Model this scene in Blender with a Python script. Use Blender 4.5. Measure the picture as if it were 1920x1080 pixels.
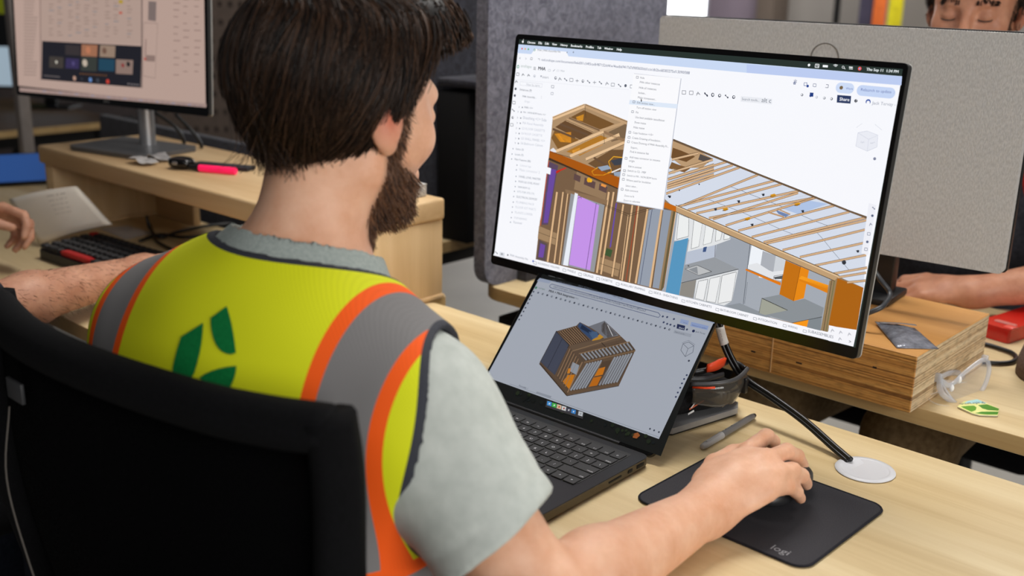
import bpy, bmesh, math, random
import numpy as np
from mathutils import Vector, Matrix
from mathutils.bvhtree import BVHTree

random.seed(4)
for _o in list(bpy.data.objects):
    bpy.data.objects.remove(_o)
SC = bpy.context.scene
COL = SC.collection
V = Vector

# ------------------------------------------------------------------ camera
# calibrated from the mouse pad (230 x 200 mm), the 27 inch monitor and the 14 inch laptop
FPX, PITCH, ROLL, YAWD, DZ, CAMH = 2033.0, .2877, .0222, -.733, .74, .6083
def _frame():
    fw = np.array([0, math.cos(PITCH), -math.sin(PITCH)]); rt = np.array([1., 0, 0]); up = np.cross(rt, fw)
    r = rt*math.cos(ROLL)+up*math.sin(ROLL); u = -rt*math.sin(ROLL)+up*math.cos(ROLL)
    c, s = math.cos(YAWD), math.sin(YAWD)
    m = np.array([[c, s, 0], [-s, c, 0], [0, 0, 1.]])
    return m@r, m@u, m@fw
CR, CU, CF = _frame()
CO = np.array([0, 0, DZ+CAMH])
cam_d = bpy.data.cameras.new('camera')
cam_d.sensor_width = 36
cam_d.lens = FPX/1920*36
cam_d.clip_start = .02
cam_d.dof.use_dof = True
cam_d.dof.focus_distance = 1.42
cam_d.dof.aperture_fstop = 3.6
cam = bpy.data.objects.new('camera', cam_d)
COL.objects.link(cam)
cam.matrix_world = Matrix(((CR[0], CU[0], -CF[0], CO[0]), (CR[1], CU[1], -CF[1], CO[1]),
                           (CR[2], CU[2], -CF[2], CO[2]), (0, 0, 0, 1)))
SC.camera = cam

# ------------------------------------------------------------------ world, lights, exposure
SC.view_settings.view_transform = 'Standard'
SC.view_settings.look = 'None'
SC.view_settings.gamma = 1
SC.view_settings.use_curve_mapping = False
SC.view_settings.exposure = 0.0
W = bpy.data.worlds.new('world')
SC.world = W
W.use_nodes = True
_bg = W.node_tree.nodes['Background']
_bg.inputs[0].default_value = (.93, .95, 1, 1)
_bg.inputs[1].default_value = .075
def area_light(name, loc, target, sx, sy, power, col=(1, 1, 1), spread=180):
    d = bpy.data.lights.new(name, 'AREA')
    d.shape = 'RECTANGLE'; d.size = sx; d.size_y = sy; d.energy = power; d.color = col; d.spread = math.radians(spread)
    o = bpy.data.objects.new(name, d)
    COL.objects.link(o)
    o.location = loc
    o.rotation_euler = (V(target)-V(loc)).to_track_quat('-Z', 'Y').to_euler()
    return o
# room ceiling tubes over the desk rows, plus the added fills marked below
area_light('ceiling_or_fill_lamp', (-1.2, 1.6, 2.6), (-1.12, 1.15, 0), 1.0, .5, 11, (1, .97, .93), 95)
area_light('ceiling_or_fill_lamp', (.15, -.5, 2.7), (-.8, 1.2, .8), 1.6, .6, 8, (1, .96, .92))  # fill added behind the camera for the silver monitor back and beam front
area_light('ceiling_or_fill_lamp', (-.6, 3.5, 2.8), (-.9, 2.8, 0), 1.6, .5, 34, (1, .97, .93))
area_light('ceiling_or_fill_lamp', (-3.2, 2.6, 2.8), (-3, 2.0, 0), 1.5, .4, 4, (1, .93, .84))
area_light('ceiling_or_fill_lamp', (-3.0, 5.4, 2.7), (-3.2, 6.3, .8), 2.4, .5, 45, (1, .95, .92))  # added to brighten the back wall
area_light('side_fill', (2.5, .1, 1.75), (-.9, 1.0, 1.0), 2.0, 1.4, 74, (1, .985, .96))  # unseen fill added from the right to brighten upright faces

# ------------------------------------------------------------------ helpers
def ray(x, y):
    return CF + CR*(x-960)/FPX - CU*(y-540)/FPX
def pz(x, y, h):
    d = ray(x, y); return V(CO + d*(h-CO[2])/d[2])
def pY(x, y, Y):
    d = ray(x, y); return V(CO + d*(Y-CO[1])/d[1])
def pX(x, y, X):
    d = ray(x, y); return V(CO + d*(X-CO[0])/d[0])
def pD(x, y, t):
    return V(CO + ray(x, y)*t)
def lin(c):
    return tuple(((v/255)/12.92 if v/255 <= .04045 else ((v/255+.055)/1.055)**2.4) for v in c[:3]) + (1,)

MATS = {}
class N:
    """small node-tree builder"""
    def __init__(s, name):
        s.m = bpy.data.materials.new(name); s.m.use_nodes = True
        s.t = s.m.node_tree; s.b = s.t.nodes['Principled BSDF']; s.out = s.t.nodes['Material Output']
    def n(s, kind, **kw):
        nd = s.t.nodes.new(kind)
        for k, v in kw.items():
            if k[0] == 'i' and k[1:].isdigit(): nd.inputs[int(k[1:])].default_value = v
            elif k in nd.inputs: nd.inputs[k].default_value = v
            else: setattr(nd, k, v)
        return nd
    def l(s, a, ao, b, bi):
        s.t.links.new(a.outputs[ao], b.inputs[bi]); return b
    def coord(s, scale=(1, 1, 1), which='Object', rot=(0, 0, 0)):
        c = s.n('ShaderNodeTexCoord'); m = s.n('ShaderNodeMapping')
        m.inputs['Scale'].default_value = scale; m.inputs['Rotation'].default_value = rot
        s.l(c, which, m, 'Vector'); return m
    def ramp(s, src, so, stops, interp='LINEAR'):
        r = s.n('ShaderNodeValToRGB'); r.color_ramp.interpolation = interp
        e = r.color_ramp.elements
        while len(e) < len(stops): e.new(.5)
        for el, (p, c) in zip(e, stops): el.position = p; el.color = c
        s.l(src, so, r, 'Fac'); return r
    def bump(s, src, so, strength=.3, dist=.002):
        b = s.n('ShaderNodeBump', Strength=strength, Distance=dist)
        s.l(src, so, b, 'Height'); s.l(b, 'Normal', s.b, 'Normal'); return b
def mat(name, c, rough=.5, metal=0, var=.06, scale=40, bump=0, bdist=.001, spec=.5, stretch=(1, 1, 1), c2=None, emit=None, alpha=1, trans=0, coat=0, sheen=0, sss=0, detail=4):
    if name in MATS: return MATS[name]
    k = N(name)
    L = lin(c)
    k.b.inputs['Roughness'].default_value = rough
    k.b.inputs['Metallic'].default_value = metal
    k.b.inputs['Specular IOR Level'].default_value = spec
    if var > 0 or c2 or bump:
        mp = k.coord(tuple(scale*q for q in stretch))
        nz = k.n('ShaderNodeTexNoise', Scale=1.0, Detail=detail, Roughness=.6)
        k.l(mp, 'Vector', nz, 'Vector')
        if c2: a, b = L, lin(c2)
        else: a = tuple(v*(1-var*2) for v in L[:3])+(1,); b = tuple(min(1, v*(1+var*2)) for v in L[:3])+(1,)
        r = k.ramp(nz, 'Fac', [(.3, a), (.7, b)])
        k.l(r, 'Color', k.b, 'Base Color')
        if bump: k.bump(nz, 'Fac', bump, bdist)
    else:
        k.b.inputs['Base Color'].default_value = L
    if emit: k.b.inputs['Emission Color'].default_value = lin(c); k.b.inputs['Emission Strength'].default_value = emit
    if alpha < 1: k.b.inputs['Alpha'].default_value = alpha
    if trans: k.b.inputs['Transmission Weight'].default_value = trans
    if coat: k.b.inputs['Coat Weight'].default_value = coat
    if sheen: k.b.inputs['Sheen Weight'].default_value = sheen
    if sss:
        k.b.inputs['Subsurface Weight'].default_value = sss
        k.b.inputs['Subsurface Radius'].default_value = (.012, .005, .003)
        k.b.inputs['Subsurface Scale'].default_value = .6
    MATS[name] = k.m
    return k.m

def tag(o, label=None, cat=None, group=None, kind=None):
    if label: o['label'] = label
    if cat: o['category'] = cat
    if group: o['group'] = group
    if kind: o['kind'] = kind
    return o
def thing(name, label, cat, loc=(0, 0, 0), rz=0, group=None, rot=None):
    o = bpy.data.objects.new(name, None); COL.objects.link(o)
    o.empty_display_size = .02
    o.location = loc; o.rotation_euler = rot if rot else (0, 0, rz)
    return tag(o, label, cat, group)
def link(name, me, m=None, parent=None, smooth=None):
    o = bpy.data.objects.new(name, me); COL.objects.link(o)
    if m is not None:
        for q in (m if isinstance(m, (list, tuple)) else [m]): me.materials.append(q)
    if parent is not None: o.parent = parent
    if smooth is not None:
        me.polygons.foreach_set('use_smooth', [smooth]*len(me.polygons))
    return o
def bobj(name, bm, m=None, parent=None, smooth=False, angle=None):
    bmesh.ops.recalc_face_normals(bm, faces=bm.faces[:])
    me = bpy.data.meshes.new(name); bm.to_mesh(me); bm.free()
    o = link(name, me, m, parent, smooth or angle is not None)
    if angle is not None:
        me.set_sharp_from_angle(angle=math.radians(angle))
    return o
def pobj(name, verts, faces, m=None, parent=None, smooth=False):
    me = bpy.data.meshes.new(name); me.from_pydata([tuple(v) for v in verts], [], faces); me.update()
    return link(name, me, m, parent, smooth)
def BM(): return bmesh.new()
def box(bm, c, s, rot=None, bev=0, seg=2, mi=0):
    """box by centre and full size, optional bevel"""
    t = BM()
    bmesh.ops.create_cube(t, size=1, matrix=Matrix.Diagonal((s[0], s[1], s[2], 1)))
    if bev > 0:
        bmesh.ops.bevel(t, geom=t.edges[:]+t.verts[:], offset=bev, segments=seg, affect='EDGES', profile=.5)
    mtx = Matrix.Translation(c) @ (rot.to_4x4() if rot is not None else Matrix())
    t.transform(mtx)
    for f in t.faces: f.material_index = mi
    me = bpy.data.meshes.new('t'); t.to_mesh(me); t.free(); bm.from_mesh(me); bpy.data.meshes.remove(me)
    return bm
def boxo(name, c, s, m, parent=None, bev=.001, rot=None, seg=2):
    bm = BM(); box(bm, c, s, rot, bev, seg)
    return bobj(name, bm, m, parent, angle=40)
def tube(bm, pts, r, seg=8, cap=True, flat=1.0):
    """swept tube through pts, r a number or list"""
    pts = [V(p) for p in pts]; n = len(pts)
    rs = r if isinstance(r, (list, tuple)) else [r]*n
    rings = []; up = V((0, 0, 1)); prev = None
    for i, p in enumerate(pts):
        t = (pts[min(i+1, n-1)]-pts[max(i-1, 0)]).normalized()
        if prev is None:
            a = t.cross(up if abs(t.z) < .95 else V((1, 0, 0))).normalized()
        else:
            a = (prev - t*prev.dot(t)).normalized()
        prev = a; b = t.cross(a)
        rings.append([bm.verts.new(p+(a*math.cos(2*math.pi*k/seg)+b*math.sin(2*math.pi*k/seg)*flat)*rs[i]) for k in range(seg)])
    for i in range(n-1):
        for k in range(seg):
            bm.faces.new((rings[i][k], rings[i][(k+1) % seg], rings[i+1][(k+1) % seg], rings[i+1][k]))
    if cap:
        bm.faces.new(rings[0][::-1]); bm.faces.new(rings[-1])
    return bm
def spline(pts, n=8):
    """Catmull-Rom through pts"""
    P = [V(p) for p in pts]; P = [P[0]*2-P[1]]+P+[P[-1]*2-P[-2]]; out = []
    for i in range(1, len(P)-2):
        for k in range(n):
            t = k/n; a, b, c, d = P[i-1:i+3]
            out.append(.5*((2*b)+(c-a)*t+(2*a-5*b+4*c-d)*t*t+(3*b-a-3*c+d)*t**3))
    out.append(P[-2]); return out
def lathe(bm, prof, seg=32, c=(0, 0, 0)):
    rings = []
    for r, z in prof:
        rings.append([bm.verts.new((c[0]+r*math.cos(2*math.pi*k/seg), c[1]+r*math.sin(2*math.pi*k/seg), c[2]+z)) for k in range(seg)])
    for i in range(len(rings)-1):
        for k in range(seg):
            bm.faces.new((rings[i][k], rings[i][(k+1) % seg], rings[i+1][(k+1) % seg], rings[i+1][k]))
    bm.faces.new(rings[0][::-1]); bm.faces.new(rings[-1]); return bm
def rrect(w, h, r, n=6, cx=0, cy=0):
    """rounded rectangle outline, counter-clockwise"""
    out = []
    for sx, sy, a0 in ((1, -1, -90), (1, 1, 0), (-1, 1, 90), (-1, -1, 180)):
        for k in range(n+1):
            a = math.radians(a0+90*k/n)
            out.append((cx+sx*(w/2-r)+r*math.cos(a), cy+sy*(h/2-r)+r*math.sin(a)))
    return out
def prism(bm, poly, z0, z1, mi=0, tf=None):
    """extrude 2-D polygon from z0 to z1"""
    tf = tf or (lambda p: p)
    a = [bm.verts.new(tf(V((x, y, z0)))) for x, y in poly]; b = [bm.verts.new(tf(V((x, y, z1)))) for x, y in poly]
    n = len(poly); fs = []
    for i in range(n): fs.append(bm.faces.new((a[i], a[(i+1) % n], b[(i+1) % n], b[i])))
    fs.append(bm.faces.new(a[::-1])); fs.append(bm.faces.new(b))
    for f in fs: f.material_index = mi
    return bm
def prismo(name, poly, z0, z1, m, parent=None, tf=None, bev=0, seg=2):
    bm = BM(); prism(bm, poly, z0, z1, 0, tf)
    if bev:
        ed = [e for e in bm.edges if len(e.link_faces) == 2 and e.calc_face_angle(0) > .8]
        bmesh.ops.bevel(bm, geom=ed, offset=bev, segments=seg, affect='EDGES', profile=.5)
    return bobj(name, bm, m, parent, angle=35)
def copy_tree(o, parent=None):
    c = o.copy(); COL.objects.link(c)
    if parent is not None: c.parent = parent
    for ch in list(o.children): copy_tree(ch, c)
    return c
# ------------------------------------------------------------------ materials for the setting
def wood(name, ca, cb, cc, sc=(1.2, 26, 26), rough=.42, bump=.08, spec=.35):
    k = N(name)
    mp = k.coord(sc)
    n1 = k.n('ShaderNodeTexNoise', Scale=1.0, Detail=7, Roughness=.62, Distortion=.6); k.l(mp, 'Vector', n1, 'Vector')
    mp2 = k.coord((sc[0]*.45, sc[1]*.28, sc[2]*.28))
    n2 = k.n('ShaderNodeTexNoise', Scale=1.0, Detail=3, Distortion=.3); k.l(mp2, 'Vector', n2, 'Vector')
    r1 = k.ramp(n1, 'Fac', [(.32, lin(ca)), (.5, lin(cb)), (.7, lin(cc))])
    r2 = k.ramp(n2, 'Fac', [(.35, lin(ca)), (.65, lin(cc))])
    mx = k.n('ShaderNodeMixRGB', Fac=.45); k.l(r1, 'Color', mx, 'Color1'); k.l(r2, 'Color', mx, 'Color2')
    k.l(mx, 'Color', k.b, 'Base Color')
    k.b.inputs['Roughness'].default_value = rough; k.b.inputs['Specular IOR Level'].default_value = spec
    k.bump(n1, 'Fac', bump, .0006)
    MATS[name] = k.m; return k.m
M_DESK = wood('desk_laminate', (196, 168, 120), (216, 192, 146), (232, 213, 172), sc=(1.6, 30, 30))
M_DESKEDGE = wood('desk_edge_band', (186, 150, 98), (200, 166, 112), (212, 180, 128), sc=(1.6, 60, 60))
M_PINE = wood('pine', (188, 152, 108), (205, 172, 128), (220, 192, 150), sc=(1.5, 20, 20), rough=.55)
M_PINEV = wood('pine_upright', (190, 156, 112), (208, 176, 132), (222, 194, 152), sc=(22, 22, 1.6), rough=.55)
M_BLACK = mat('black_plastic', (16, 16, 18), .42, var=0)
M_BLACKM = mat('black_steel', (20, 20, 21), .45, .3, var=0)
M_SILVER = mat('silver_aluminium', (176, 176, 178), .32, .75, var=.02)
M_RUBBER = mat('cable_rubber', (16, 16, 17), .38, var=0)
def felt(name, ca, cb):
    k = N(name)
    mp = k.coord((55, 55, 55)); n1 = k.n('ShaderNodeTexNoise', Scale=1.0, Detail=8, Roughness=.75, Distortion=1.2); k.l(mp, 'Vector', n1, 'Vector')
    r = k.ramp(n1, 'Fac', [(.36, lin(ca)), (.64, lin(cb))]); k.l(r, 'Color', k.b, 'Base Color')
    k.b.inputs['Roughness'].default_value = .95; k.b.inputs['Specular IOR Level'].default_value = .1
    k.b.inputs['Sheen Weight'].default_value = .25
    k.bump(n1, 'Fac', .5, .002); MATS[name] = k.m; return k.m
M_FELT = felt('grey_felt', (76, 77, 92), (128, 129, 144))
M_FELTD = felt('charcoal_felt', (34, 34, 42), (66, 66, 78))
M_FLOOR = mat('floor_vinyl', (176, 172, 164), .5, var=.05, scale=3, bump=.02)
M_WALL = mat('wall_paint', (150, 146, 141), .8, var=.02, scale=2)
M_WALLD = mat('wall_dark_panel', (60, 50, 48), .8, var=.1, scale=3)

def struct(o, **k): return tag(o, kind='structure', **k)
# ------------------------------------------------------------------ room
struct(boxo('floor', (-2, 3, -.05), (11, 11, .1), M_FLOOR, bev=0))
WBY = 6.5
bm = BM()   # back wall with the window opening
for x0, x1, z0, z1 in ((-7.5, -6.05, 0, 3), (-4.07, 3.5, 0, 3), (-6.05, -4.07, 0, .75), (-6.05, -4.07, 2.3, 3)):
    box(bm, ((x0+x1)/2, WBY+.06, (z0+z1)/2), (x1-x0, .12, z1-z0))
struct(bobj('wall_back', bm, M_WALL))
struct(boxo('wall_left', (-7.5, 2.5, 1.5), (.12, 8.1, 3), M_WALLD, bev=0))
wn = struct(thing('window_1', None, None, (-5.06, WBY+.03, .75)))
for c, s in (((0, 0, .03), (1.98, .1, .06)), ((0, 0, 1.52), (1.98, .1, .06)), ((-.96, 0, .775), (.06, .1, 1.43)), ((.96, 0, .775), (.06, .1, 1.43)), ((0, 0, .775), (.04, .08, 1.43))):
    boxo('window_frame', c, s, mat('white_frame', (215, 220, 232), .5, var=0), wn, bev=.004)
for sx in (-1, 1):
    boxo('pane', (sx*.475, 0, .775), (.91, .006, 1.43), mat('window_glow', (250, 252, 255), .2, emit=4.0, var=0), wn, bev=0)
# pillars and wall panels seen over the silver monitor
struct(boxo('trim_1', (-3.85, WBY-.06, 1.5), (.40, .1, 3), mat('lilac_panel', (140, 128, 142), .8, var=.06, scale=2), bev=.005))
struct(boxo('trim_2', (-3.58, WBY-.1, 1.5), (.12, .2, 3), mat('taupe_pillar', (112, 100, 90), .8, var=.03), bev=.005))

# ------------------------------------------------------------------ desks
def desk(label, x0, x1, y0, y1, leg_xs, rc=.012, tone=M_DESK):
    cx, cy = (x0+x1)/2, (y0+y1)/2
    t = thing('desk', label, 'desk', (cx, cy, 0))
    prismo('desk_top', rrect(x1-x0, y1-y0, rc, 8), DZ-.027, DZ-.0005, tone, t, bev=.0015)
    # edge banding, a hair proud of the board
    out = rrect(x1-x0+.0016, y1-y0+.0016, rc+.0008, 8); inn = rrect(x1-x0-.001, y1-y0-.001, rc-.0005, 8)
    bm = BM(); n = len(out); vs = []
    for z in (DZ-.026, DZ-.0012):
        vs.append([[bm.verts.new((x, y, z)) for x, y in out], [bm.verts.new((x, y, z)) for x, y in inn]])
    for i in range(n):
        j = (i+1) % n
        bm.faces.new((vs[0][0][i], vs[0][0][j], vs[1][0][j], vs[1][0][i])); bm.faces.new((vs[0][1][j], vs[0][1][i], vs[1][1][i], vs[1][1][j]))
        bm.faces.new((vs[1][0][i], vs[1][0][j], vs[1][1][j], vs[1][1][i])); bm.faces.new((vs[0][0][j], vs[0][0][i], vs[0][1][i], vs[0][1][j]))
    bobj('edge_band', bm, M_DESKEDGE, t)
    for lx in leg_xs:
        for sy in (-1, 1):
            boxo('leg', (lx-cx, sy*((y1-y0)/2-.06), (DZ-.027)/2), (.05, .05, DZ-.029), M_BLACKM, t, bev=.004)
        boxo('cross_rail', (lx-cx, 0, DZ-.055), (.04, y1-y0-.18, .05), M_BLACKM, t, bev=.003)
    boxo('long_rail', (0, .05, DZ-.055), (leg_xs[1]-leg_xs[0]-.06, .04, .05), M_BLACKM, t, bev=.003)
    return t
desk('light wood desk carrying the open laptop and black mouse pad', -1.418, .12, .761, 1.351, (-1.32, .04))
desk('light wood desk under the red accented black keyboard', -3.5, -1.426, .82, 1.40, (-3.4, -1.52))
desk('light wood desk across the gap carrying the laminated timber block', -1.452, .08, 1.505, 2.10, (-1.045, -.285), rc=.06)
desk('shadowed wood desk behind the dark felt divider', -3.2, -1.735, 1.62, 2.2, (-3.0, -1.82), rc=.05)

# cable grommet set in the near desk
gm = thing('cable_grommet', 'round white plastic cable grommet set into the desk', 'grommet', (-.509, 1.249, DZ))
gm.scale = (.87, .87, 1)
M_WHITEP = mat('white_plastic', (206, 206, 210), .38, var=0)
bm = BM()   # ring rim
lathe(bm, [(.0335, .0002), (.0425, .0002), (.0432, .0008), (.042, .0020), (.036, .0026), (.0345, .0024), (.0335, .0018)], 48)
bobj('rim', bm, M_WHITEP, gm, angle=40)
bm = BM()   # cap with the cut-out for the cables
pts = []
for k in range(40):
    a = math.radians(172+44+ k*(360-88)/39); pts.append((.0338*math.cos(a), .0338*math.sin(a)))
c0, c1 = pts[0], pts[-1]
d = V((math.cos(math.radians(172)), math.sin(math.radians(172)))); e = V((-d.y, d.x))
pts += [tuple(d*.016 - e*.0155*-1), tuple(d*.016 - e*.0155)] if False else [tuple(d*.0115+e*-.0165), tuple(d*.0115+e*.0165)]
prism(bm, pts, .0004, .0019)
bobj('cap', bm, M_WHITEP, gm)
bm = BM(); lathe(bm, [(.001, .0002), (.0332, .0002), (.0332, .0006), (.001, .0006)], 32)
bobj('hole', bm, mat('grommet_inside', (46, 44, 42), .7, var=0), gm)

# ------------------------------------------------------------------ laminated timber block on the far desk
def lvl_edge(name, ca, cb, cc, dark):
    k = N(name)
    mp = k.coord((.8, .8, 320)); n1 = k.n('ShaderNodeTexNoise', Scale=1.0, Detail=2, Roughness=.5, Distortion=.15); k.l(mp, 'Vector', n1, 'Vector')
    r = k.ramp(n1, 'Fac', [(.3, lin(dark)), (.42, lin(ca)), (.52, lin(cb)), (.68, lin(cc))])
    mp2 = k.coord((60, 60, 260)); n2 = k.n('ShaderNodeTexNoise', Scale=1.0, Detail=5); k.l(mp2, 'Vector', n2, 'Vector')
    r2 = k.ramp(n2, 'Fac', [(.3, (.55, .55, .55, 1)), (.55, (1, 1, 1, 1))])
    mx = k.n('ShaderNodeMixRGB', blend_type='MULTIPLY', Fac=.8); k.l(r, 'Color', mx, 'Color1'); k.l(r2, 'Color', mx, 'Color2')
    k.l(mx, 'Color', k.b, 'Base Color'); k.b.inputs['Roughness'].default_value = .6
    k.bump(n1, 'Fac', .6, .002); return k.m
bt = thing('timber_block', 'thick laminated timber beam raising the silver monitor on the far desk', 'timber', (-.825, 1.6165, DZ))
bm = BM(); box(bm, (0, 0, .044), (.56, .287, .088), bev=.0012, seg=1)
bm.faces.ensure_lookup_table()
bmesh.ops.recalc_face_normals(bm, faces=bm.faces[:])
for f_ in bm.faces:
    nn = f_.normal
    f_.material_index = 0 if abs(nn.z) > .7 else (1 if abs(nn.y) > .7 else 2)
blk = bobj('beam', bm, [wood('fir_face_veneer', (178, 122, 62), (198, 142, 78), (214, 160, 96), sc=(1.4, 16, 16), rough=.5),
                 lvl_edge('laminated_long_edge', (164, 108, 48), (196, 138, 68), (214, 160, 88), (108, 66, 26)),
                 lvl_edge('laminated_sawn_end', (192, 162, 124), (212, 186, 148), (226, 206, 172), (150, 120, 86))], bt)
# knots and splits in the sawn long edge
for i, (x, z, w, h) in enumerate(((-.15, .05, .006, .0035), (.02, .028, .008, .003), (.17, .062, .007, .003), (.10, .03, .01, .0025), (.22, .055, .006, .003))):
    boxo('split', (x, -.1436, z), (w, .0006, h), mat('split_dark', (40, 22, 8), .9, var=0), bt, bev=.0002)

# ------------------------------------------------------------------ riser on the neighbour's desk
rs = thing('monitor_riser', 'open pine monitor riser standing at the back of the keyboard desk', 'riser', (-1.94, 1.242, DZ))
boxo('top_board', (0, 0, .1745), (1.045, .285, .041), M_PINE, rs, bev=.006, seg=3)
for sx in (-1, 1):
    boxo('side_panel', (sx*.4985, .004, .0815), (.04, .272, .145), M_PINEV, rs, bev=.003)
    boxo('foot_slab', (sx*.4985, .004, .005), (.046, .278, .010), M_PINE, rs, bev=.003)
boxo('back_panel', (-.395, .128, .0765), (.17, .018, .153), M_PINE, rs, bev=.001)

# ------------------------------------------------------------------ felt dividers
def felt_panel(label, x, y0, y1, z1, m, rc=.04, th=.03):
    t = thing('felt_divider', label, 'divider', (x, y0, DZ))
    L, H = y1-y0, z1-DZ
    prismo('panel', rrect(L, H, rc, 8, L/2, H/2), -th/2, th/2, m, t, tf=lambda p: V((p.z, p.x, p.y)), bev=.003)
    for q in (.14, L-.14):
        boxo('foot', (.028, q, .02), (.026, .09, .04), M_FELTD, t, bev=.002)
    return t
felt_panel('tall grey felt divider behind the large monitor', -1.425, 1.485, 2.06, 1.62, M_FELT)
fd = felt_panel('shade-darkened felt divider next to the pine riser end', -1.80, 1.64, 2.25, 1.62, M_FELTD)  # felt tone darkened for the shade on the side turned from the light
boxo('shade_block', (.07, .22, .17), (.1, .30, .34), mat('shade_black', (14, 14, 17), .95, var=.05), fd, bev=.006)  # black box standing in for the shadow beneath the ledge
boxo('felt_ledge', (.085, .24, .36), (.13, .34, .016), M_FELTD, fd, bev=.003)
# felt screen along the back of the keyboard desk
fs = thing('felt_screen', 'long charcoal felt screen behind the riser and pink marker', 'divider', (-2.47, 1.52, 0))
boxo('panel', (0, 0, .56), (.98, .025, .72), M_FELTD, fs, bev=.004)
for sx in (-1, 1): boxo('post', (sx*.4, .03, .46), (.035, .035, .92), M_BLACKM, fs, bev=.003)
# ------------------------------------------------------------------ screens: flat images drawn on the display glass
def emis(name, strength):
    k = N(name)
    a = k.n('ShaderNodeAttribute', attribute_name='ink'); a.attribute_type = 'GEOMETRY'
    k.l(a, 'Color', k.b, 'Emission Color')
    k.b.inputs['Emission Strength'].default_value = strength
    k.b.inputs['Base Color'].default_value = (.006, .006, .007, 1); k.b.inputs['Roughness'].default_value = .35
    k.b.inputs['Specular IOR Level'].default_value = .25
    return k.m
_txt = {}
def text_mesh(s):
    """unit text outline as (verts, faces, width)"""
    if s in _txt: return _txt[s]
    cu = bpy.data.curves.new('t', 'FONT'); cu.body = s; cu.size = 1; cu.resolution_u = 2; cu.fill_mode = 'FRONT'
    ob = bpy.data.objects.new('t', cu); COL.objects.link(ob)
    dg = bpy.context.evaluated_depsgraph_get(); me = ob.evaluated_get(dg).to_mesh()
    vs = [v.co.to_2d() for v in me.vertices]; fs = [tuple(p.vertices) for p in me.polygons]
    ob.evaluated_get(dg).to_mesh_clear()
    bpy.data.objects.remove(ob); bpy.data.curves.remove(cu)
    w = max([v.x for v in vs]+[.01]); _txt[s] = (vs, fs, w); return _txt[s]
class Screen:
    """collects flat coloured shapes given in photo pixels on the plane of one display"""
    def __init__(s, world, step=.00003):
        s.M = world; s.I = world.inverted(); s.V = []; s.F = []; s.C = []; s.lay = 1; s.step = step
        s.clip = None
    def q(s, x, y):
        o = s.I @ V(CO); d = s.I.to_3x3() @ V(ray(x, y)); t = -o.z/d.z
        p = o+d*t; return V((p.x, p.y))
    def add(s, pts, faces, col):
        b = len(s.V); z = s.lay*s.step
        s.V += [(p[0], p[1], z) for p in pts]
        for f in faces: s.F.append(tuple(b+i for i in f)); s.C.append(lin(col))
    def loc(s, pts, col):
        s.add(pts, [tuple(range(len(pts)))], col)
    def poly(s, pts, col):
        s.loc([s.q(*p) for p in pts], col)
    def line(s, a, b, w, col):
        """stroke between two pixels, w in pixels"""
        A, B = s.q(*a), s.q(*b); d = (B-A)
        if d.length < 1e-7: return
        px = (s.q(a[0], a[1]+1)-A).length; n = V((-d.y, d.x)).normalized()*px*w/2
        s.loc([A-n, B-n, B+n, A+n], col)
    def path(s, pts, w, col, close=False):
        for a, b in zip(pts, pts[1:]+([pts[0]] if close else [])): s.line(a, b, w, col)
    def text(s, t, a, b, col, h=None):
        """text with its baseline from pixel a to pixel b"""
        A, B = s.q(*a), s.q(*b); vs, fs, w = text_mesh(t)
        d = (B-A); k = d.length/w; d.normalize(); n = V((-d.y, d.x))
        ky = k if h is None else h*(s.q(a[0], a[1])-s.q(a[0], a[1]-1)).length/.7
        s.add([A+d*v.x*k+n*v.y*ky for v in vs], fs, col)
    def dot(s, c, r, col, n=12):
        C = s.q(*c); k = (s.q(c[0], c[1]+1)-C).length
        s.loc([C+V((math.cos(2*math.pi*i/n), math.sin(2*math.pi*i/n)))*r*k for i in range(n)], col)
    def up(s): s.lay += 1
    def build(s, parent, m, name='screen_image'):
        me = bpy.data.meshes.new(name); me.from_pydata(s.V, [], s.F); me.update()
        at = me.attributes.new('ink', 'FLOAT_COLOR', 'CORNER')
        buf = np.empty((len(me.loops), 4), np.float32)
        i = 0
        for p, c in zip(me.polygons, s.C):
            buf[p.loop_start:p.loop_start+p.loop_total] = c
        at.data.foreach_set('color', buf.ravel())
        # face the viewer
        o = link(name, me, m, parent); return o

# ------------------------------------------------------------------ large monitor
MW, MH, MT = .6113, .3548, .138
mon_root = thing('monitor', 'large widescreen monitor showing a house framing model, behind the laptop', 'monitor', (-.83, 1.262, DZ))
M_PANEL = mat('display_black_glass', (8, 8, 9), .22, var=0, spec=.4)
M_MONBODY = mat('monitor_side_grey', (62, 62, 62), .4, .4, var=0)
M_MONBACK = mat('monitor_back_silver', (188, 187, 184), .45, .3, var=.02)
def screen_frame(bl, yaw, tilt):
    u = V((math.cos(yaw), math.sin(yaw), 0)); v = V((-math.sin(yaw)*math.sin(tilt), math.cos(yaw)*math.sin(tilt), math.cos(tilt))); w = u.cross(v)
    return Matrix(((u.x, v.x, w.x, bl[0]), (u.y, v.y, w.y, bl[1]), (u.z, v.z, w.z, bl[2]), (0, 0, 0, 1)))
MF = screen_frame((-1.128, 1.2, .9005), 0, MT)      # lower left corner of the front, x along, y up, z to the viewer
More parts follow.
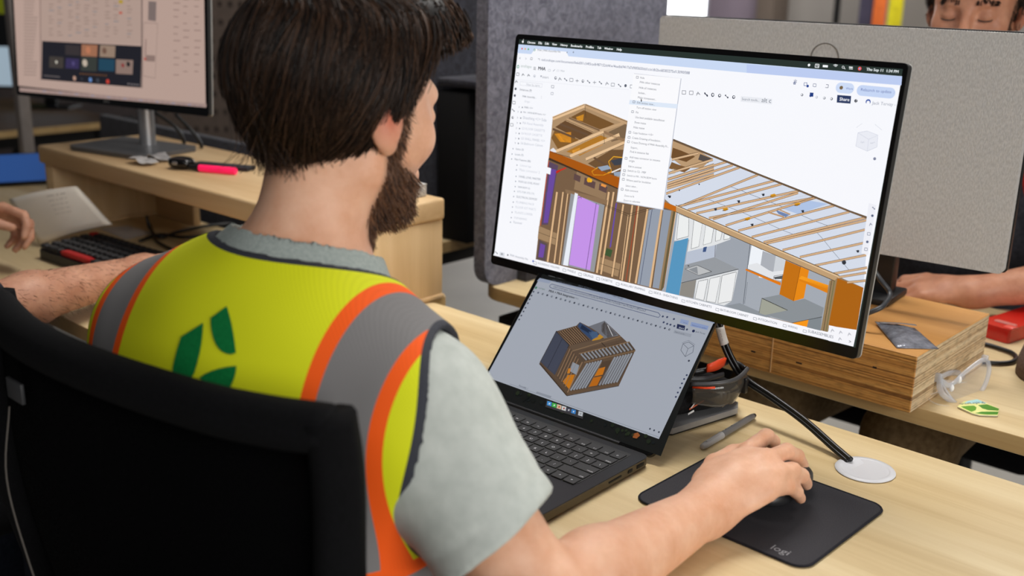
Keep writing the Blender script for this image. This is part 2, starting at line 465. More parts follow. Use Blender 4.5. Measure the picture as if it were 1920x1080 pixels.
def monitor_shell(root, F, W_, H_, th, chin, side, back=M_MONBACK, body=M_MONBODY):
    inv = Matrix.Translation(root.location).inverted() if root.rotation_euler.z == 0 else (Matrix.Translation(root.location) @ Matrix.Rotation(root.rotation_euler.z, 4, 'Z')).inverted()
    L = inv @ F
    def put(o): o.matrix_local = L; return o
    rc = .006
    put(prismo('back_cover', rrect(W_*.62, H_*.72, .03, 6, W_/2, H_/2), -th, -.0135, back, root, bev=.006))
    put(prismo('back_rim', rrect(W_, H_, rc, 5, W_/2, H_/2), -.0135, -.0108, back, root, bev=.0006))
    put(prismo('side_band', rrect(W_-.0004, H_-.0004, rc, 5, W_/2, H_/2), -.0107, -.0012, body, root))
    bz = put(prismo('front_glass', rrect(W_-.0016, H_-.0016, rc, 5, W_/2, H_/2), -.0012, 0, M_PANEL, root))
    return bz
glass = monitor_shell(mon_root, MF, MW, MH, .034, .018, .006)
S = Screen(MF)
def cr(ox, oy, k): return lambda x, y: (ox+x/k, oy+y/k)
c3 = cr(940, 40, 2.7); c4 = cr(1300, 60, 3.176); c5 = cr(900, 360, 3.857); c6 = cr(1240, 360, 3.375)
def m3(*p): return [c3(*q) for q in p]
def m4(*p): return [c4(*q) for q in p]
def m5(*p): return [c5(*q) for q in p]
def m6(*p): return [c6(*q) for q in p]
WHITE = (249, 250, 255)
# active area in local metres: TL TR BR BL from pixels
TL, TR, BR_, BL = (973.6, 73.7), (1693, 129.5), (1604, 652), (926.6, 478.5)
S.poly([TL, TR, BR_, BL], (38, 50, 46)); S.up()                         # wallpaper / menu bar
def ed(a, b, t): return (a[0]+(b[0]-a[0])*t, a[1]+(b[1]-a[1])*t)
wl, wr = ed(TL, BL, .023), (1691.5, 143)
wbr = (1600, 650)
S.poly([wl, wr, (1606, 621), wbr, BL], WHITE); S.up()
S.poly([wl, wr, (1690, 160), (1400, 136.5), (1066, 105.5), (1062, 97), (1003, 91.5), (996, 101.5), (970.5, 99.5)], (203, 219, 246)); S.up()
S.poly([(1400, 120.5), (1691.5, 143.5), (1690, 160), (1400, 136.5)], (190, 206, 243))
for i, c in enumerate(((232, 70, 52), (240, 170, 60), (60, 180, 60))): S.dot((979+i*5.9, 91.3+i*.5), 1.7, c)
S.up()
for t, a, b in (('Chrome', (988.5, 81.2), (1003.5, 82.3)), ('File', (1009, 82.8), (1016, 83.3)), ('Edit', (1021.5, 83.6), (1029, 84.2)), ('View', (1035, 84.7), (1044, 85.4)), ('History', (1050.5, 86), (1064, 87)), ('Bookmarks', (1070, 87.6), (1091.5, 89.2)), ('Profiles', (1098, 89.8), (1113, 91)), ('Tab', (1119.5, 91.5), (1127, 92.1)), ('Window', (1133, 92.6), (1149, 93.9)), ('Help', (1156, 94.5), (1165.5, 95.2))):
    S.text(t, a, b, (245, 248, 250)); S.text(t, (a[0]+.35, a[1]), (b[0]+.35, b[1]), (245, 248, 250))
S.dot((980.5, 78.2), 2.3, (245, 245, 245)); S.line((981, 75), (982, 73.9), 1, (245, 245, 245))
for x, y, r in ((1517, 122, 2.6),): S.dot((x, y), r, (245, 248, 250))
S.path([(1529, 120), (1536, 120.6), (1535.3, 127), (1528.3, 126.4)], 1, (245, 248, 250), True); S.text('N', (1530, 125.6), (1534.3, 126), (245, 248, 250))
S.poly([(1543, 121.7), (1552.5, 122.4), (1552, 126.6), (1542.5, 125.9)], (245, 248, 250))
for r in (1.2, 2.6, 4): S.path([(1566.5-r, 126.2-r), (1566.7, 124.8-r), (1567+r, 126.4-r)], .8, (245, 248, 250))
S.path([(1581+2.2*math.cos(a/8*6.283), 126+2.2*math.sin(a/8*6.283)) for a in range(8)], .8, (245, 248, 250), True); S.line((1583, 127.7), (1585, 129.6), 1, (245, 248, 250))
S.line((1592, 125.8), (1599, 126.4), 2, (245, 248, 250)); S.line((1592, 128.8), (1599, 129.4), 2, (200, 205, 205)); S.dot((1612, 128.7), 3.6, (240, 90, 70)); S.up(); S.dot((1612, 128.7), 1.7, (120, 160, 240))
S.text('Thu Sep 11  1:34 PM', (1624, 132.2), (1684, 137), (240, 246, 248)); S.text('Thu Sep 11  1:34 PM', (1624.4, 132.2), (1684.4, 137), (240, 246, 248))
G1, G2, G3 = (120, 126, 138), (84, 92, 108), (40, 52, 84)
# tab, address bar, page header
S.dot((1002.3, 93.6), 2.4, (95, 160, 130)); S.up(); S.dot((1002.3, 93.6), 1.3, (240, 244, 255))
S.text('M4A | M4A Assembly File', (1007.5, 95.6), (1051, 98.8), G1); S.text('x', (1062, 99.5), (1064.5, 99.7), G2); S.text('+', (1073, 101), (1076.5, 101.3), G2)
S.path([(976.5, 107.5), (973.8, 109), (976, 110.6)], .7, G2); S.path([(985, 108.3), (987.5, 110), (985, 111.5)], .7, (170, 175, 190)); S.path([(995.3, 108), (998.7, 108.3), (998, 112), (994.6, 111.6)], .7, G2, True)
S.text('cad.onshape.com/documents/0e6d301c5483cadb987152dd4/w/4eadb69417d7d90f3650dd1c/e/db2bc68383275ef13090f388', (1015, 114), (1293, 139.3), (84, 96, 130)); S.up()
S.path([(1009, 110), (1012, 110.3), (1011.5, 113.5)], .7, G2)
S.text('*', (1487, 160.5), (1493, 161), (60, 80, 130)); S.path([(1490+3*math.cos(a/5*6.283-1.57), 156.3+3*math.sin(a/5*6.283-1.57)) for a in (0, 2, 4, 1, 3)], .7, (70, 90, 140), True)
S.path([(1508, 155), (1513.5, 155.5), (1512.8, 161), (1507.5, 160.5)], .9, (60, 90, 150), True); S.dot((1514.5, 161.5), 2.6, (40, 70, 150)); S.path([(1525, 157), (1530.5, 157.5), (1530, 162.8), (1524.5, 162.2)], .9, (120, 130, 160), True)
S.path([(1549, 158.5), (1553.5, 159), (1552.8, 164.5), (1547.5, 164)], .9, (70, 80, 110))
S.loc([S.q(1572, 164)+V(p) for p in rrect(.0235, .0125, .0062, 5, .0085, 0)], (208, 222, 248)); S.loc([S.q(1610, 169)+V(p) for p in rrect(.0475, .0125, .0062, 5, .0215, 0)], (200, 216, 247)); S.up()
S.dot((1577.5, 164.5), 3.6, (120, 100, 70)); S.text('Work', (1586, 167.6), (1599.5, 168.8), (110, 130, 190)); S.text('Relaunch to update  :', (1613.5, 170.4), (1677, 175.6), (104, 122, 180))
S.dot((971.5, 125), 3.1, (90, 160, 130)); S.up(); S.dot((971.5, 125), 1.6, WHITE); S.text('onshape', (976.3, 126), (996.5, 128), (170, 186, 180))
for dy in (0, 2.2, 4.4): S.line((1000.5, 126+dy), (1005, 126.4+dy), .8, (60, 66, 80))
S.text('M4A', (1008.5, 131.2), (1022.5, 132.6), (40, 46, 60)); S.text('M4A', (1008.9, 131.2), (1022.9, 132.6), (40, 46, 60))
S.text('Main', (1051, 134.4), (1058.5, 135), (170, 174, 184)); S.path([(1044.5, 131), (1048.6, 131.4), (1048.2, 134.3), (1044, 133.9)], .5, (190, 194, 202), True); S.line((1037, 134), (1041, 130), 1, (150, 154, 164)); S.path([(1028.5, 130), (1032.5, 130.4), (1032, 134), (1028, 133.6)], .7, (190, 194, 202), True)
S.line((1601.5, 179), (1601.5, 191), .1, WHITE)
S.poly(m4((858, 375), (941, 381), (936, 427), (854, 420)), (43, 58, 97)); S.up(); S.text('Share', (1573.6, 188.6), (1592.2, 190), (246, 248, 255)); S.text('Share', (1573.9, 188.6), (1592.5, 190), (246, 248, 255))
S.dot((1605, 189.2), 3.2, (50, 54, 66)); S.up(); S.text('?', (1603.8, 191.3), (1606.3, 191.5), WHITE); S.dot((1628, 191), 5, (40, 80, 165)); S.up(); S.dot((1628, 192), 3.2, WHITE); S.poly([(1622.5, 193.5), (1633.5, 194), (1633, 197.5), (1622, 197)], WHITE)
S.text('Jack Tervay -', (1635.5, 195.7), (1679, 199.2), (150, 156, 172))
for i, (x, y) in enumerate(((1504, 178), (1520, 179.5), (1531.5, 182.2), (1546, 184), (1559.5, 185.5))):
    S.dot((x, y), 2.7, (G2, (40, 70, 140), (190, 195, 205), (120, 128, 140), (60, 66, 80))[i], 6); S.up(); S.dot((x-.4, y-.3), 1.5, WHITE, 6)
S.poly([(1519, 173.5), (1525.8, 174), (1525, 181.5), (1518.4, 181)], (30, 60, 130))
# tool rows
def icon(x, y, r, kind, col=G2):
    if kind == 0: S.path([(x-r, y-r), (x+r, y-r+.3), (x+r-.3, y+r), (x-r-.3, y+r-.3)], .8, col, True)
    elif kind == 1: S.dot((x, y), r, col, 8); S.up(); S.dot((x+.3, y-.4), r*.55, WHITE, 8)
    elif kind == 2: S.line((x-r, y), (x+r, y+.3), .9, col); S.line((x, y-r), (x-.2, y+r), .9, col)
    elif kind == 3: S.path([(x-r, y+r), (x-r*.2, y-r), (x+r, y+r*.6)], .9, col); S.line((x-r, y), (x+r*.6, y), .7, col)
    elif kind == 4: S.dot((x, y), r, col, 8)
    elif kind == 5: S.line((x-r, y-r*.7), (x+r, y+r*.8), 1, col); S.dot((x+r*.6, y+r*.6), r*.5, col, 6); S.dot((x-r*.6, y-r*.6), r*.45, col, 6)
for i, (x, y, k) in enumerate(((276, 287, 1), (298, 293, 3), (327, 295, 5), (356, 297, 0), (385, 301, 2), (414, 303, 1), (443, 306, 5), (473, 309, 2), (503, 311, 5), (537, 316, 3), (566, 321, 0), (600, 325, 5), (630, 326, 4), (662, 330, 0))):
    icon(*c3(x, y), 3.0, k, (96, 102, 116))
for i, (x, y, k) in enumerate(((926, 360, 0), (963, 362, 0), (998, 367, 3), (1037, 369, 5), (1071, 371, 1))): icon(*c3(x, y), 3.4, k, (60, 66, 84))
for i, (x, y, k) in enumerate(((78, 374, 5), (117, 376, 1), (158, 379, 1), (200, 384, 5), (242, 388, 1))): icon(*c4(x, y), 3.4, k, (60, 66, 84))
S.poly(m4((286, 382), (472, 398), (470, 432), (283, 415)), (236, 238, 244)); S.up(); S.text('Search tools...', (1391, 187.8), (1424, 190.6), (130, 136, 148)); S.text('alt c', (1428, 191.5), (1446, 193), (110, 116, 128))
for x, y in ((112, 271), (140, 274)): icon(*c3(x, y), 2.4, 3, (70, 76, 90))
S.text('Insert', (1017, 146.5), (1029, 147.5), (130, 136, 150)); icon(*c3(170, 277), 2.6, 1, (170, 176, 190)); S.line(c3(200, 278), c3(206, 278), 3, (150, 156, 170))
S.line((966, 149), (1180, 168.5), .4, (220, 223, 232))
# left feature tree
for i, (x, y) in enumerate(((85, 268), (78, 306), (74, 342), (70, 376), (66, 412), (62, 450), (59, 487), (55, 524))):
    icon(*c3(x, y), 2.6, (0, 3, 4, 4, 0, 5, 1, 0)[i], (70, 76, 88))
S.path(m3((98, 305), (210, 317), (207, 335), (96, 323)), .5, (205, 208, 216), True); S.text('Filter by name', c3(128, 325), c3(196, 331), (176, 180, 190)); icon(*c3(262, 331), 2.4, 0, (110, 116, 130)); icon(*c3(259, 366), 2.2, 0, (150, 156, 170))
S.text('Instances (9)', c3(94, 350), c3(155, 357), (84, 90, 104)); S.text('M4A Assembly...', c3(108, 384), c3(178, 391), (84, 90, 104)); S.text(':', c3(202, 390), c3(205, 390), G3); S.text('Origin', c3(118, 410), c3(146, 413), (196, 200, 210))
rows = [('M4A <1>', 440, (110, 116, 130), 118, 160), ('MA - NON BOM Items <1>', 464, (120, 126, 140), 112, 226), ('Sheathing <1> Side', 494, (180, 185, 198), 110, 230), ('MA Panel Assembly', 520, (196, 200, 212), 108, 215), ('G3 FLOOR CASSETTE', 547, (196, 200, 212), 104, 222), ('G4 ROOF CASSETTE', 572, (196, 200, 212), 102, 208), ('G5 WALL PANEL <1>', 598, (188, 192, 204), 100, 222), ('G6 Bathroom Cabinet', 622, (188, 192, 204), 98, 212)]
for t, y, c, x0, x1 in rows:
    S.text(t, c3(x0, y), c3(x1, y+(x1-x0)*.115), c); S.path(m3((x0-28, y-10), (x0-24, y-6), (x0-28, y-2)), .6, (120, 126, 140)); S.dot(c3(x0-10, y-4), 1.6, (130, 134, 146), 6)
for t, y, x0, x1, c in (('Items (0)', 650, 75, 115, (140, 146, 158)), ('Loads (0)', 677, 70, 113, (140, 146, 158)), ('Mate Features (86)', 702, 68, 150, (110, 116, 130)), ('Cabinet legs', 733, 95, 152, (206, 209, 218)), ('Mate connector 2', 757, 92, 196, (206, 209, 218)), ('PANEL LEVEL MASTER', 790, 90, 200, (130, 136, 150)), ('MODULE LEVEL POINT', 815, 88, 194, (134, 140, 154)), ('NON-BOM (1)', 842, 86, 146, (126, 132, 146)), ('KITS FOR SITE (19)', 866, 82, 168, (160, 166, 178)), ('ELECTRICAL DEVICES', 892, 78, 182, (124, 130, 144)), ('PLUMBING PACK', 920, 76, 168, (196, 200, 210)), ('FLOOR KIT PARTS', 945, 72, 176, (200, 204, 214)), ('PLANTS LOWER', 972, 70, 160, (196, 200, 210)), ('FURNISHING', 999, 66, 130, (196, 200, 210)), ('Fastener', 1022, 62, 108, (180, 184, 196))):
    S.text(t, c3(x0, y), c3(x1, y+(x1-x0)*.14), c); S.dot(c3(x0-14, y-5), 1.4, (150, 155, 168), 6)
# house framing model ---------------------------------------------------
DK, LN = (104, 78, 56), (62, 46, 32)
BRN, TAN, LTAN, ORG = (150, 118, 86), (196, 160, 120), (232, 194, 150), (186, 96, 14)
sil = m3((262, 490), (425, 424), (640, 512), (875, 600)) + m4((390, 846), (640, 945), (830, 1024)) + m6((1195, 120), (1306, 160), (1290, 300), (1282, 605), (1238, 872), (1060, 845), (1050, 885)) + m5((1340, 722), (1020, 640), (405, 487), (440, 170)) + m3((200, 1035), (245, 660))
S.poly(sil, (150, 122, 92)); S.up()
# upper left roof boxes
S.poly(m3((262, 492), (425, 426), (640, 514), (630, 760), (600, 800), (245, 664)), (176, 144, 108)); S.up()
for p, c in ((((345, 490), (420, 450), (575, 520), (500, 552)), (120, 84, 44)), (((275, 535), (330, 500), (470, 565), (400, 600)), (104, 74, 46)), (((255, 590), (275, 545), (395, 600), (345, 640), (290, 650)), (132, 92, 44)), (((330, 660), (500, 575), (560, 600), (400, 680)), (178, 120, 40)), (((545, 560), (640, 515), (636, 590), (560, 610)), (124, 100, 74)), (((440, 720), (560, 650), (625, 650), (610, 780), (560, 790)), (112, 82, 52)), (((265, 640), (250, 650), (248, 660), (290, 665)), (230, 230, 235)), (((380, 485), (420, 470), (415, 505), (385, 500)), (222, 150, 40)), (((270, 570), (355, 560), (355, 615), (300, 610)), (230, 150, 40)), (((360, 655), (400, 640), (400, 672), (370, 680)), (240, 165, 60)), (((425, 640), (515, 600), (515, 625), (430, 665)), (215, 140, 45))):
    S.poly(m3(*p), c)
S.up()
for a, b, w, c in (((262, 492), (425, 426), 7, LTAN), ((425, 426), (640, 514), 7, TAN), ((330, 498), (470, 560), 5, TAN), ((280, 660), (520, 560), 7, LTAN), ((350, 685), (600, 575), 7, LTAN), ((430, 700), (635, 610), 6, LTAN), ((500, 555), (620, 515), 5, TAN), ((520, 560), (640, 610), 5, BRN), ((345, 488), (500, 552), 4, BRN), ((300, 520), (440, 575), 4, DK), ((262, 545), (375, 590), 4, DK), ((470, 690), (560, 745), 4, DK)):
    S.line(c3(*a), c3(*b), w, c)
S.up()
for a, b in (((262, 488), (425, 421)), ((425, 421), (640, 509)), ((425, 426), (430, 490)), ((345, 490), (500, 553)), ((280, 667), (520, 567)), ((350, 692), (600, 583)), ((432, 706), (636, 617)), ((330, 500), (470, 562)), ((245, 660), (355, 690)), ((520, 567), (525, 620))):
    S.line(c3(*a), c3(*b), .8, LN)
S.path(m3((490, 740), (460, 760), (470, 778), (520, 778), (560, 760), (545, 710), (570, 685), (620, 690)), 1.6, (236, 170, 40)); S.poly(m3((490, 738), (540, 728), (560, 745), (510, 758)), (150, 165, 185)); S.poly(m3((555, 705), (620, 690), (615, 725), (575, 730)), (62, 66, 76)); S.poly(m3((570, 765), (605, 760), (602, 785), (575, 782)), (150, 165, 185)); S.line(c3(560, 765), c3(606, 745), 2.6, (240, 232, 224)); S.line(c3(540, 768), c3(560, 762), 3, (230, 150, 40))
S.poly(m3((248, 655), (600, 792), (596, 848), (242, 694)), (170, 88, 14)); S.up()
S.poly(m3((244, 690), (240, 700), (596, 852), (596, 846)), LN)
# wall bay left (purple + studs)
S.poly(m3((240, 698), (596, 850), (590, 912), (820, 952), (850, 915), (830, 940)) + m5((1425, 130), (1340, 722), (405, 487), (445, 170)), (120, 94, 70)); S.up()
S.poly(m3((243, 710), (290, 730), (238, 1030), (205, 1030)), (92, 72, 96)); S.poly(m5((480, 0), (525, 0), (485, 235), (462, 225)), (104, 72, 150)); S.poly(m5((440, 370), (475, 385), (460, 475), (425, 470)), (108, 74, 160)); S.poly(m5((430, 345), (490, 375), (475, 500), (415, 485)), (92, 78, 80))
S.up(); S.poly(m5((440, 370), (475, 385), (460, 475), (425, 470)), (112, 76, 164)); S.poly(m3((250, 745), (280, 752), (238, 1020), (215, 1020)), (106, 74, 160))
S.line(c3(243, 705), c3(200, 1035), 1.2, (225, 80, 30)); S.line(c3(280, 762), c3(330, 742), 2.6, (210, 40, 30)); S.line(c3(280, 768), c3(300, 756), 2.4, (190, 36, 26))
def stud(x0, y0, x1, y1, w, c=(222, 182, 138)):
    S.line(c5(x0, y0), c5(x1, y1), w, c); S.line(c5(x0+w*2, y0), c5(x1+w*2, y1), .7, LN); S.line(c5(x0-w*2, y0), c5(x1-w*2, y1), .6, (80, 60, 42))
S.poly(m5((430, 245), (560, 300), (552, 385), (420, 335)), (164, 134, 100)); S.poly(m5((870, 470), (1020, 520), (1000, 612), (860, 560)), (164, 134, 100)); S.up(); S.line(c5(425, 290), c5(555, 340), .7, LN); S.line(c5(868, 515), c5(1010, 565), .7, LN)
for x0, y0, x1, y1, w in ((560, 0, 492, 505, 4.6), (604, 0, 540, 512, 3.6), (640, 0, 575, 525, 3), (935, 0, 848, 585, 4.8), (970, 0, 878, 595, 4.2), (1040, 90, 958, 612, 4.2), (1075, 165, 1015, 630, 2), (1105, 95, 1030, 640, 4), (1150, 100, 1083, 652, 3.4), (1215, 125, 1128, 660, 4.6), (1318, 120, 1232, 690, 4.8), (1395, 130, 1303, 705, 2.6, ), (1425, 140, 1335, 718, 4.4)):
    stud(x0, y0, x1, y1, w)
S.line(c5(1140, 100), c5(1058, 645), 1.2, (190, 60, 20)); S.line(c5(990, 80), c5(945, 400), 3, (104, 76, 170)); S.up(); S.poly(m5((920, 405), (962, 420), (948, 472), (905, 455)), (62, 88, 52))
S.poly(m5((1225, 125), (1320, 120), (1240, 690), (1140, 665)), (150, 158, 172)); S.poly(m5((1330, 125), (1388, 135), (1300, 700), (1250, 690)), (146, 154, 168)); S.up(); S.line(c5(1248, 125), c5(1160, 668), 1, (40, 50, 90)); S.line(c5(1318, 120), c5(1232, 690), 4.6, (222, 182, 138)); S.line(c5(1395, 130), c5(1303, 705), 4.2, (150, 126, 92)); S.line(c5(1410, 135), c5(1318, 705), 1.2, (70, 92, 50)); S.line(c5(1425, 140), c5(1335, 718), 4, (232, 194, 150))
# beams above the door and the purple door
S.poly(m3((385, 760), (540, 835), (530, 905), (370, 850)), (150, 122, 92)); S.poly(m3((325, 850), (540, 905), (535, 935), (330, 870)), (140, 112, 84)); S.up()
for p in (((372, 770), (405, 785), (400, 815), (368, 800)), ((425, 790), (480, 815), (474, 848), (420, 825)), ((500, 820), (540, 838), (534, 870), (495, 853))): S.poly(m3(*p), (96, 72, 70))
S.up(); S.dot(c3(445, 803), 4.6, (232, 168, 30)); S.dot(c3(455, 806), 3.6, (240, 180, 40)); S.poly(m3((510, 820), (535, 830), (530, 842), (506, 832)), (235, 150, 70))
S.poly(m5((660, 10), (905, 95), (830, 580), (590, 525)), (150, 152, 156)); S.up(); S.poly(m5((690, 5), (712, 14), (640, 535), (604, 528)), (235, 240, 248)); S.poly(m5((712, 25), (865, 95), (800, 565), (648, 525)), (198, 148, 234)); S.up(); S.line(c5(845, 80), c5(768, 572), 1.1, (84, 56, 110)); S.path(m5((712, 45), (735, 35), (735, 50)), .8, LN)
S.path(m5((890, 85), (1080, 160), (1220, 118)), .7, LN); S.path(m5((905, 100), (1080, 175), (1240, 125)), .6, LN)
# right section: interior
S.poly(m6((100, 118), (1110, 560), (1060, 880), (0, 632), (20, 600)), (164, 170, 180)); S.up()
S.poly(m6((345, 335), (440, 290), (560, 325), (525, 700), (420, 718), (490, 490), (345, 410)), (158, 164, 174)); S.poly(m6((165, 375), (355, 325), (342, 412), (155, 460)), (186, 194, 210)); S.up()
S.poly(m6((108, 128), (440, 280), (440, 300), (345, 335), (168, 378), (180, 300), (85, 308)), (226, 228, 230)); S.up()
for p in (((115, 140), (178, 165), (175, 280), (100, 300)), ((210, 172), (262, 200), (240, 345), (192, 360)), ((285, 205), (335, 228), (320, 320), (268, 335)), ((350, 235), (388, 255), (378, 302), (345, 312)), ((402, 262), (438, 278), (436, 295), (398, 302))):
    S.poly(m6(*p), (238, 240, 240)); S.path(m6(*p), .8, (70, 74, 80), True)
S.poly(m6((175, 290), (85, 315), (30, 635), (115, 652)), (86, 150, 192)); S.poly(m6((270, 350), (292, 345), (285, 378), (265, 380)), (60, 84, 130)); S.path(m6((345, 335), (342, 412)), .8, LN)
S.poly(m6((150, 462), (340, 412), (492, 488), (130, 575)), (150, 154, 160)); S.up(); S.poly(m6((155, 487), (230, 463), (322, 503), (240, 527)), (188, 190, 192)); S.path(m6((155, 487), (230, 463), (322, 503), (240, 527)), 1, (50, 54, 60), True); S.up(); S.poly(m6((175, 490), (230, 472), (235, 520)), (140, 144, 150)); S.line(c6(170, 466), c6(180, 468), 2, (60, 64, 70))
S.path(m6((130, 575), (492, 488)), 1, (60, 62, 66)); S.poly(m6((130, 577), (225, 555), (205, 672), (118, 652)), (142, 138, 132)); S.poly(m6((225, 556), (490, 492), (450, 690), (400, 718), (210, 675)), (224, 226, 228)); S.up()
for p in (((240, 565), (298, 552), (272, 685), (216, 672)), ((312, 548), (378, 532), (345, 700), (288, 690)), ((388, 528), (478, 505), (448, 690), (362, 705))): S.poly(m6(*p), (236, 237, 238)); S.path(m6(*p), .9, (84, 86, 92), True)
S.line(c6(565, 330), c6(522, 710), 1.2, (84, 90, 100)); S.line(c6(548, 570), c6(530, 708), .7, (90, 96, 106))
S.poly(m6((575, 335), (645, 370), (630, 470), (550, 490)), (240, 244, 250)); S.poly(m6((640, 362), (790, 430), (760, 560), (620, 540)), (244, 246, 250)); S.up(); S.poly(m6((645, 372), (728, 402), (712, 508), (630, 470)), (172, 176, 184)); S.poly(m6((728, 402), (790, 432), (780, 495), (712, 508)), (206, 210, 216)); S.up()
S.poly(m6((552, 462), (610, 448), (700, 505), (838, 488), (845, 510), (715, 530), (712, 552), (550, 485)), (228, 230, 234)); S.path(m6((550, 487), (712, 555), (716, 532), (842, 512)), 1, (90, 94, 100)); S.poly(m6((716, 538), (820, 520), (770, 550), (720, 552)), (84, 88, 94)); S.poly(m6((538, 485), (760, 572), (758, 592), (536, 495)), (226, 122, 16)); S.up()
S.poly(m6((790, 432), (885, 472), (840, 690), (750, 650)), (196, 112, 14)); S.poly(m6((885, 472), (938, 495), (905, 672), (840, 690)), (232, 136, 16)); S.up(); S.poly(m6((888, 532), (1060, 590), (1055, 640), (875, 560)), (222, 128, 14)); S.poly(m6((875, 548), (890, 530), (1062, 590), (1050, 612)), (248, 158, 30)); S.line(c6(885, 472), c6(840, 690), .8, (120, 62, 8))
S.poly(m6((410, 720), (500, 702), (700, 790), (640, 795)), (140, 146, 154)); S.poly(m6((640, 672), (755, 648), (840, 690), (910, 675), (1032, 732), (1020, 790), (830, 825), (660, 775)), (138, 144, 150)); S.up(); S.poly(m6((640, 672), (802, 748), (660, 778), (622, 765)), (160, 162, 150)); S.path(m6((640, 672), (802, 748)), 1.4, (36, 38, 40)); S.path(m6((640, 672), (622, 765)), .8, (60, 62, 64)); S.path(m6((830, 828), (1020, 790)), 1, (50, 54, 58)); S.poly(m6((830, 830), (935, 808), (925, 852), (900, 848)), (248, 150, 20)); S.poly(m6((935, 808), (1020, 792), (1010, 880), (925, 855)), (128, 136, 142))
S.poly(m6((1068, 560), (1115, 545), (1058, 885), (1012, 872)), (150, 126, 92)); S.up(); S.line(c6(1082, 560), c6(1030, 876), 1, LN); S.line(c6(1100, 555), c6(1046, 880), 1.2, (96, 106, 66)); S.poly(m6((1118, 545), (1282, 605), (1238, 872), (1062, 845)), (172, 98, 12)); S.up()
# roof of the right section
rf = [c3(600, 850), c3(640, 760), c3(875, 600)] + m4((390, 846), (640, 945), (830, 1024)) + m6((1195, 120), (1306, 160), (1300, 380), (1282, 605), (1110, 528), (100, 92))
S.poly(m3((820, 890), (875, 600)) + m4((390, 846), (640, 945), (830, 1024)) + m6((1195, 120), (1306, 160), (1300, 400), (1282, 605), (1110, 528), (60, 75)), (214, 221, 235)); S.up()
def along(pts, t):
    t *= len(pts)-1; i = min(int(t), len(pts)-2); return ed(pts[i], pts[i+1], t-i)
ridge_ = m3((875, 600)) + m4((205, 772), (390, 846), (488, 885), (530, 903), (634, 945), (735, 985)) + m6((1100, 85), (1195, 125), (1302, 160))
eave_ = m3((835, 820), (832, 870)) + m6((20, 68), (95, 90), (160, 112), (220, 132), (310, 165), (410, 205), (490, 245), (570, 285), (660, 322))
beams = [(m4((205, 772))[0], c3(850, 800)), (m4((240, 792))[0], c3(842, 835)), (m4((280, 806))[0], c3(838, 872)), (m4((390, 850))[0], c3(900, 940)), (m4((488, 885))[0], c6(110, 92)), (m4((530, 905))[0], c6(170, 115)), (m4((634, 945))[0], c6(225, 135)), (m4((735, 985))[0], c6(305, 165)), (c6(1100, 85), c6(490, 245)), (c6(1195, 125), c6(575, 285)), (c6(1302, 160), c6(650, 318)), (c6(1302, 178), c6(668, 326)), (c6(1292, 238), c6(770, 368)), (c6(1284, 322), c6(880, 412)), (c6(1300, 398), c6(975, 465)), (c6(1306, 478), c6(1085, 518)), (c6(1300, 510), c6(1120, 540)), (c6(1296, 560), c6(1180, 572)), (c6(980, 35), c6(410, 212)), (c6(870, 5), c6(330, 172))]
for p, q in [(ed(a, b, t), ed(c, d, t)) for (a, b), (c, d) in ()]: pass
for i in range(4): S.line(ed(beams[4][0], beams[10][0], i*.3+.08), ed(beams[4][1], beams[10][1], i*.3+.03), .1, LN)
S.path([ed(a, b, .36) for a, b in beams[3:11]], .8, (110, 116, 130)); S.path([ed(a, b, .70) for a, b in beams[4:11]], .8, (120, 126, 138)); S.path([ed(a, b, .5) for a, b in beams[11:16]], .8, (120, 126, 138)); S.up()
S.poly(m6((770, 105), (905, 48), (1060, 75), (870, 140)), (176, 196, 230)); S.poly(m6((725, 112), (815, 145), (790, 158), (745, 138)), (110, 132, 176)); S.up()
for a, b in beams:
    S.line(a, b, 4.0, (214, 176, 136))
S.up()
for a, b in beams:
    S.line((a[0], a[1]-1.9), (b[0], b[1]-1.9), .7, (92, 66, 44)); S.line((a[0], a[1]+2), (b[0], b[1]+2), .7, (120, 88, 60))
S.poly(m3((872, 606), (1010, 660), (1072, 694), (1020, 742), (930, 742), (862, 690)), (188, 154, 116)); S.up()
S.poly(m3((872, 640), (915, 655), (985, 685), (940, 712), (864, 690)), (112, 78, 44)); S.poly(m3((866, 712), (890, 722), (960, 745), (930, 765), (852, 745)), (128, 92, 56)); S.poly(m3((1010, 672), (1070, 695), (1050, 718), (1000, 700)), (84, 76, 72)); S.poly(m3((872, 745), (895, 752), (880, 775), (858, 768)), (226, 214, 196)); S.up()
for a, b in (((866, 700), (1000, 668)), ((850, 770), (1075, 700)), ((846, 800), (1080, 726)), ((844, 822), (1080, 745)), ((842, 846), (1080, 775))): S.line(c3(*a), c3(*b), 3.4, (214, 178, 138)); S.line(c3(a[0], a[1]-6), c3(b[0], b[1]-6), .8, (84, 60, 40)); S.line(c3(a[0], a[1]+6), c3(b[0], b[1]+6), .7, (110, 80, 54))
S.line(c6(680, 128), c6(780, 158), 3, (190, 150, 110)); S.line(c6(735, 105), c6(820, 142), 2.4, (190, 150, 110))
S.path(m3((640, 514), (875, 602)) + m4((390, 848), (640, 947), (830, 1026)) + m6((1195, 122), (1306, 164)), 3.4, (112, 88, 64)); S.path(m3((640, 509), (875, 597)) + m4((390, 843), (640, 942), (830, 1021)) + m6((1195, 117), (1306, 157)), 1, LN)
S.poly(m6((95, 82), (1130, 528), (1100, 562), (95, 125)), (192, 158, 118)); S.up(); S.path(m6((95, 82), (1130, 528)), 1, LN); S.path(m6((95, 125), (1100, 562)), 1, LN); S.path(m6((98, 90), (1124, 535)), 1.6, (232, 200, 160)); S.poly(m6((18, 60), (98, 92), (98, 126), (15, 95)), (196, 104, 16))
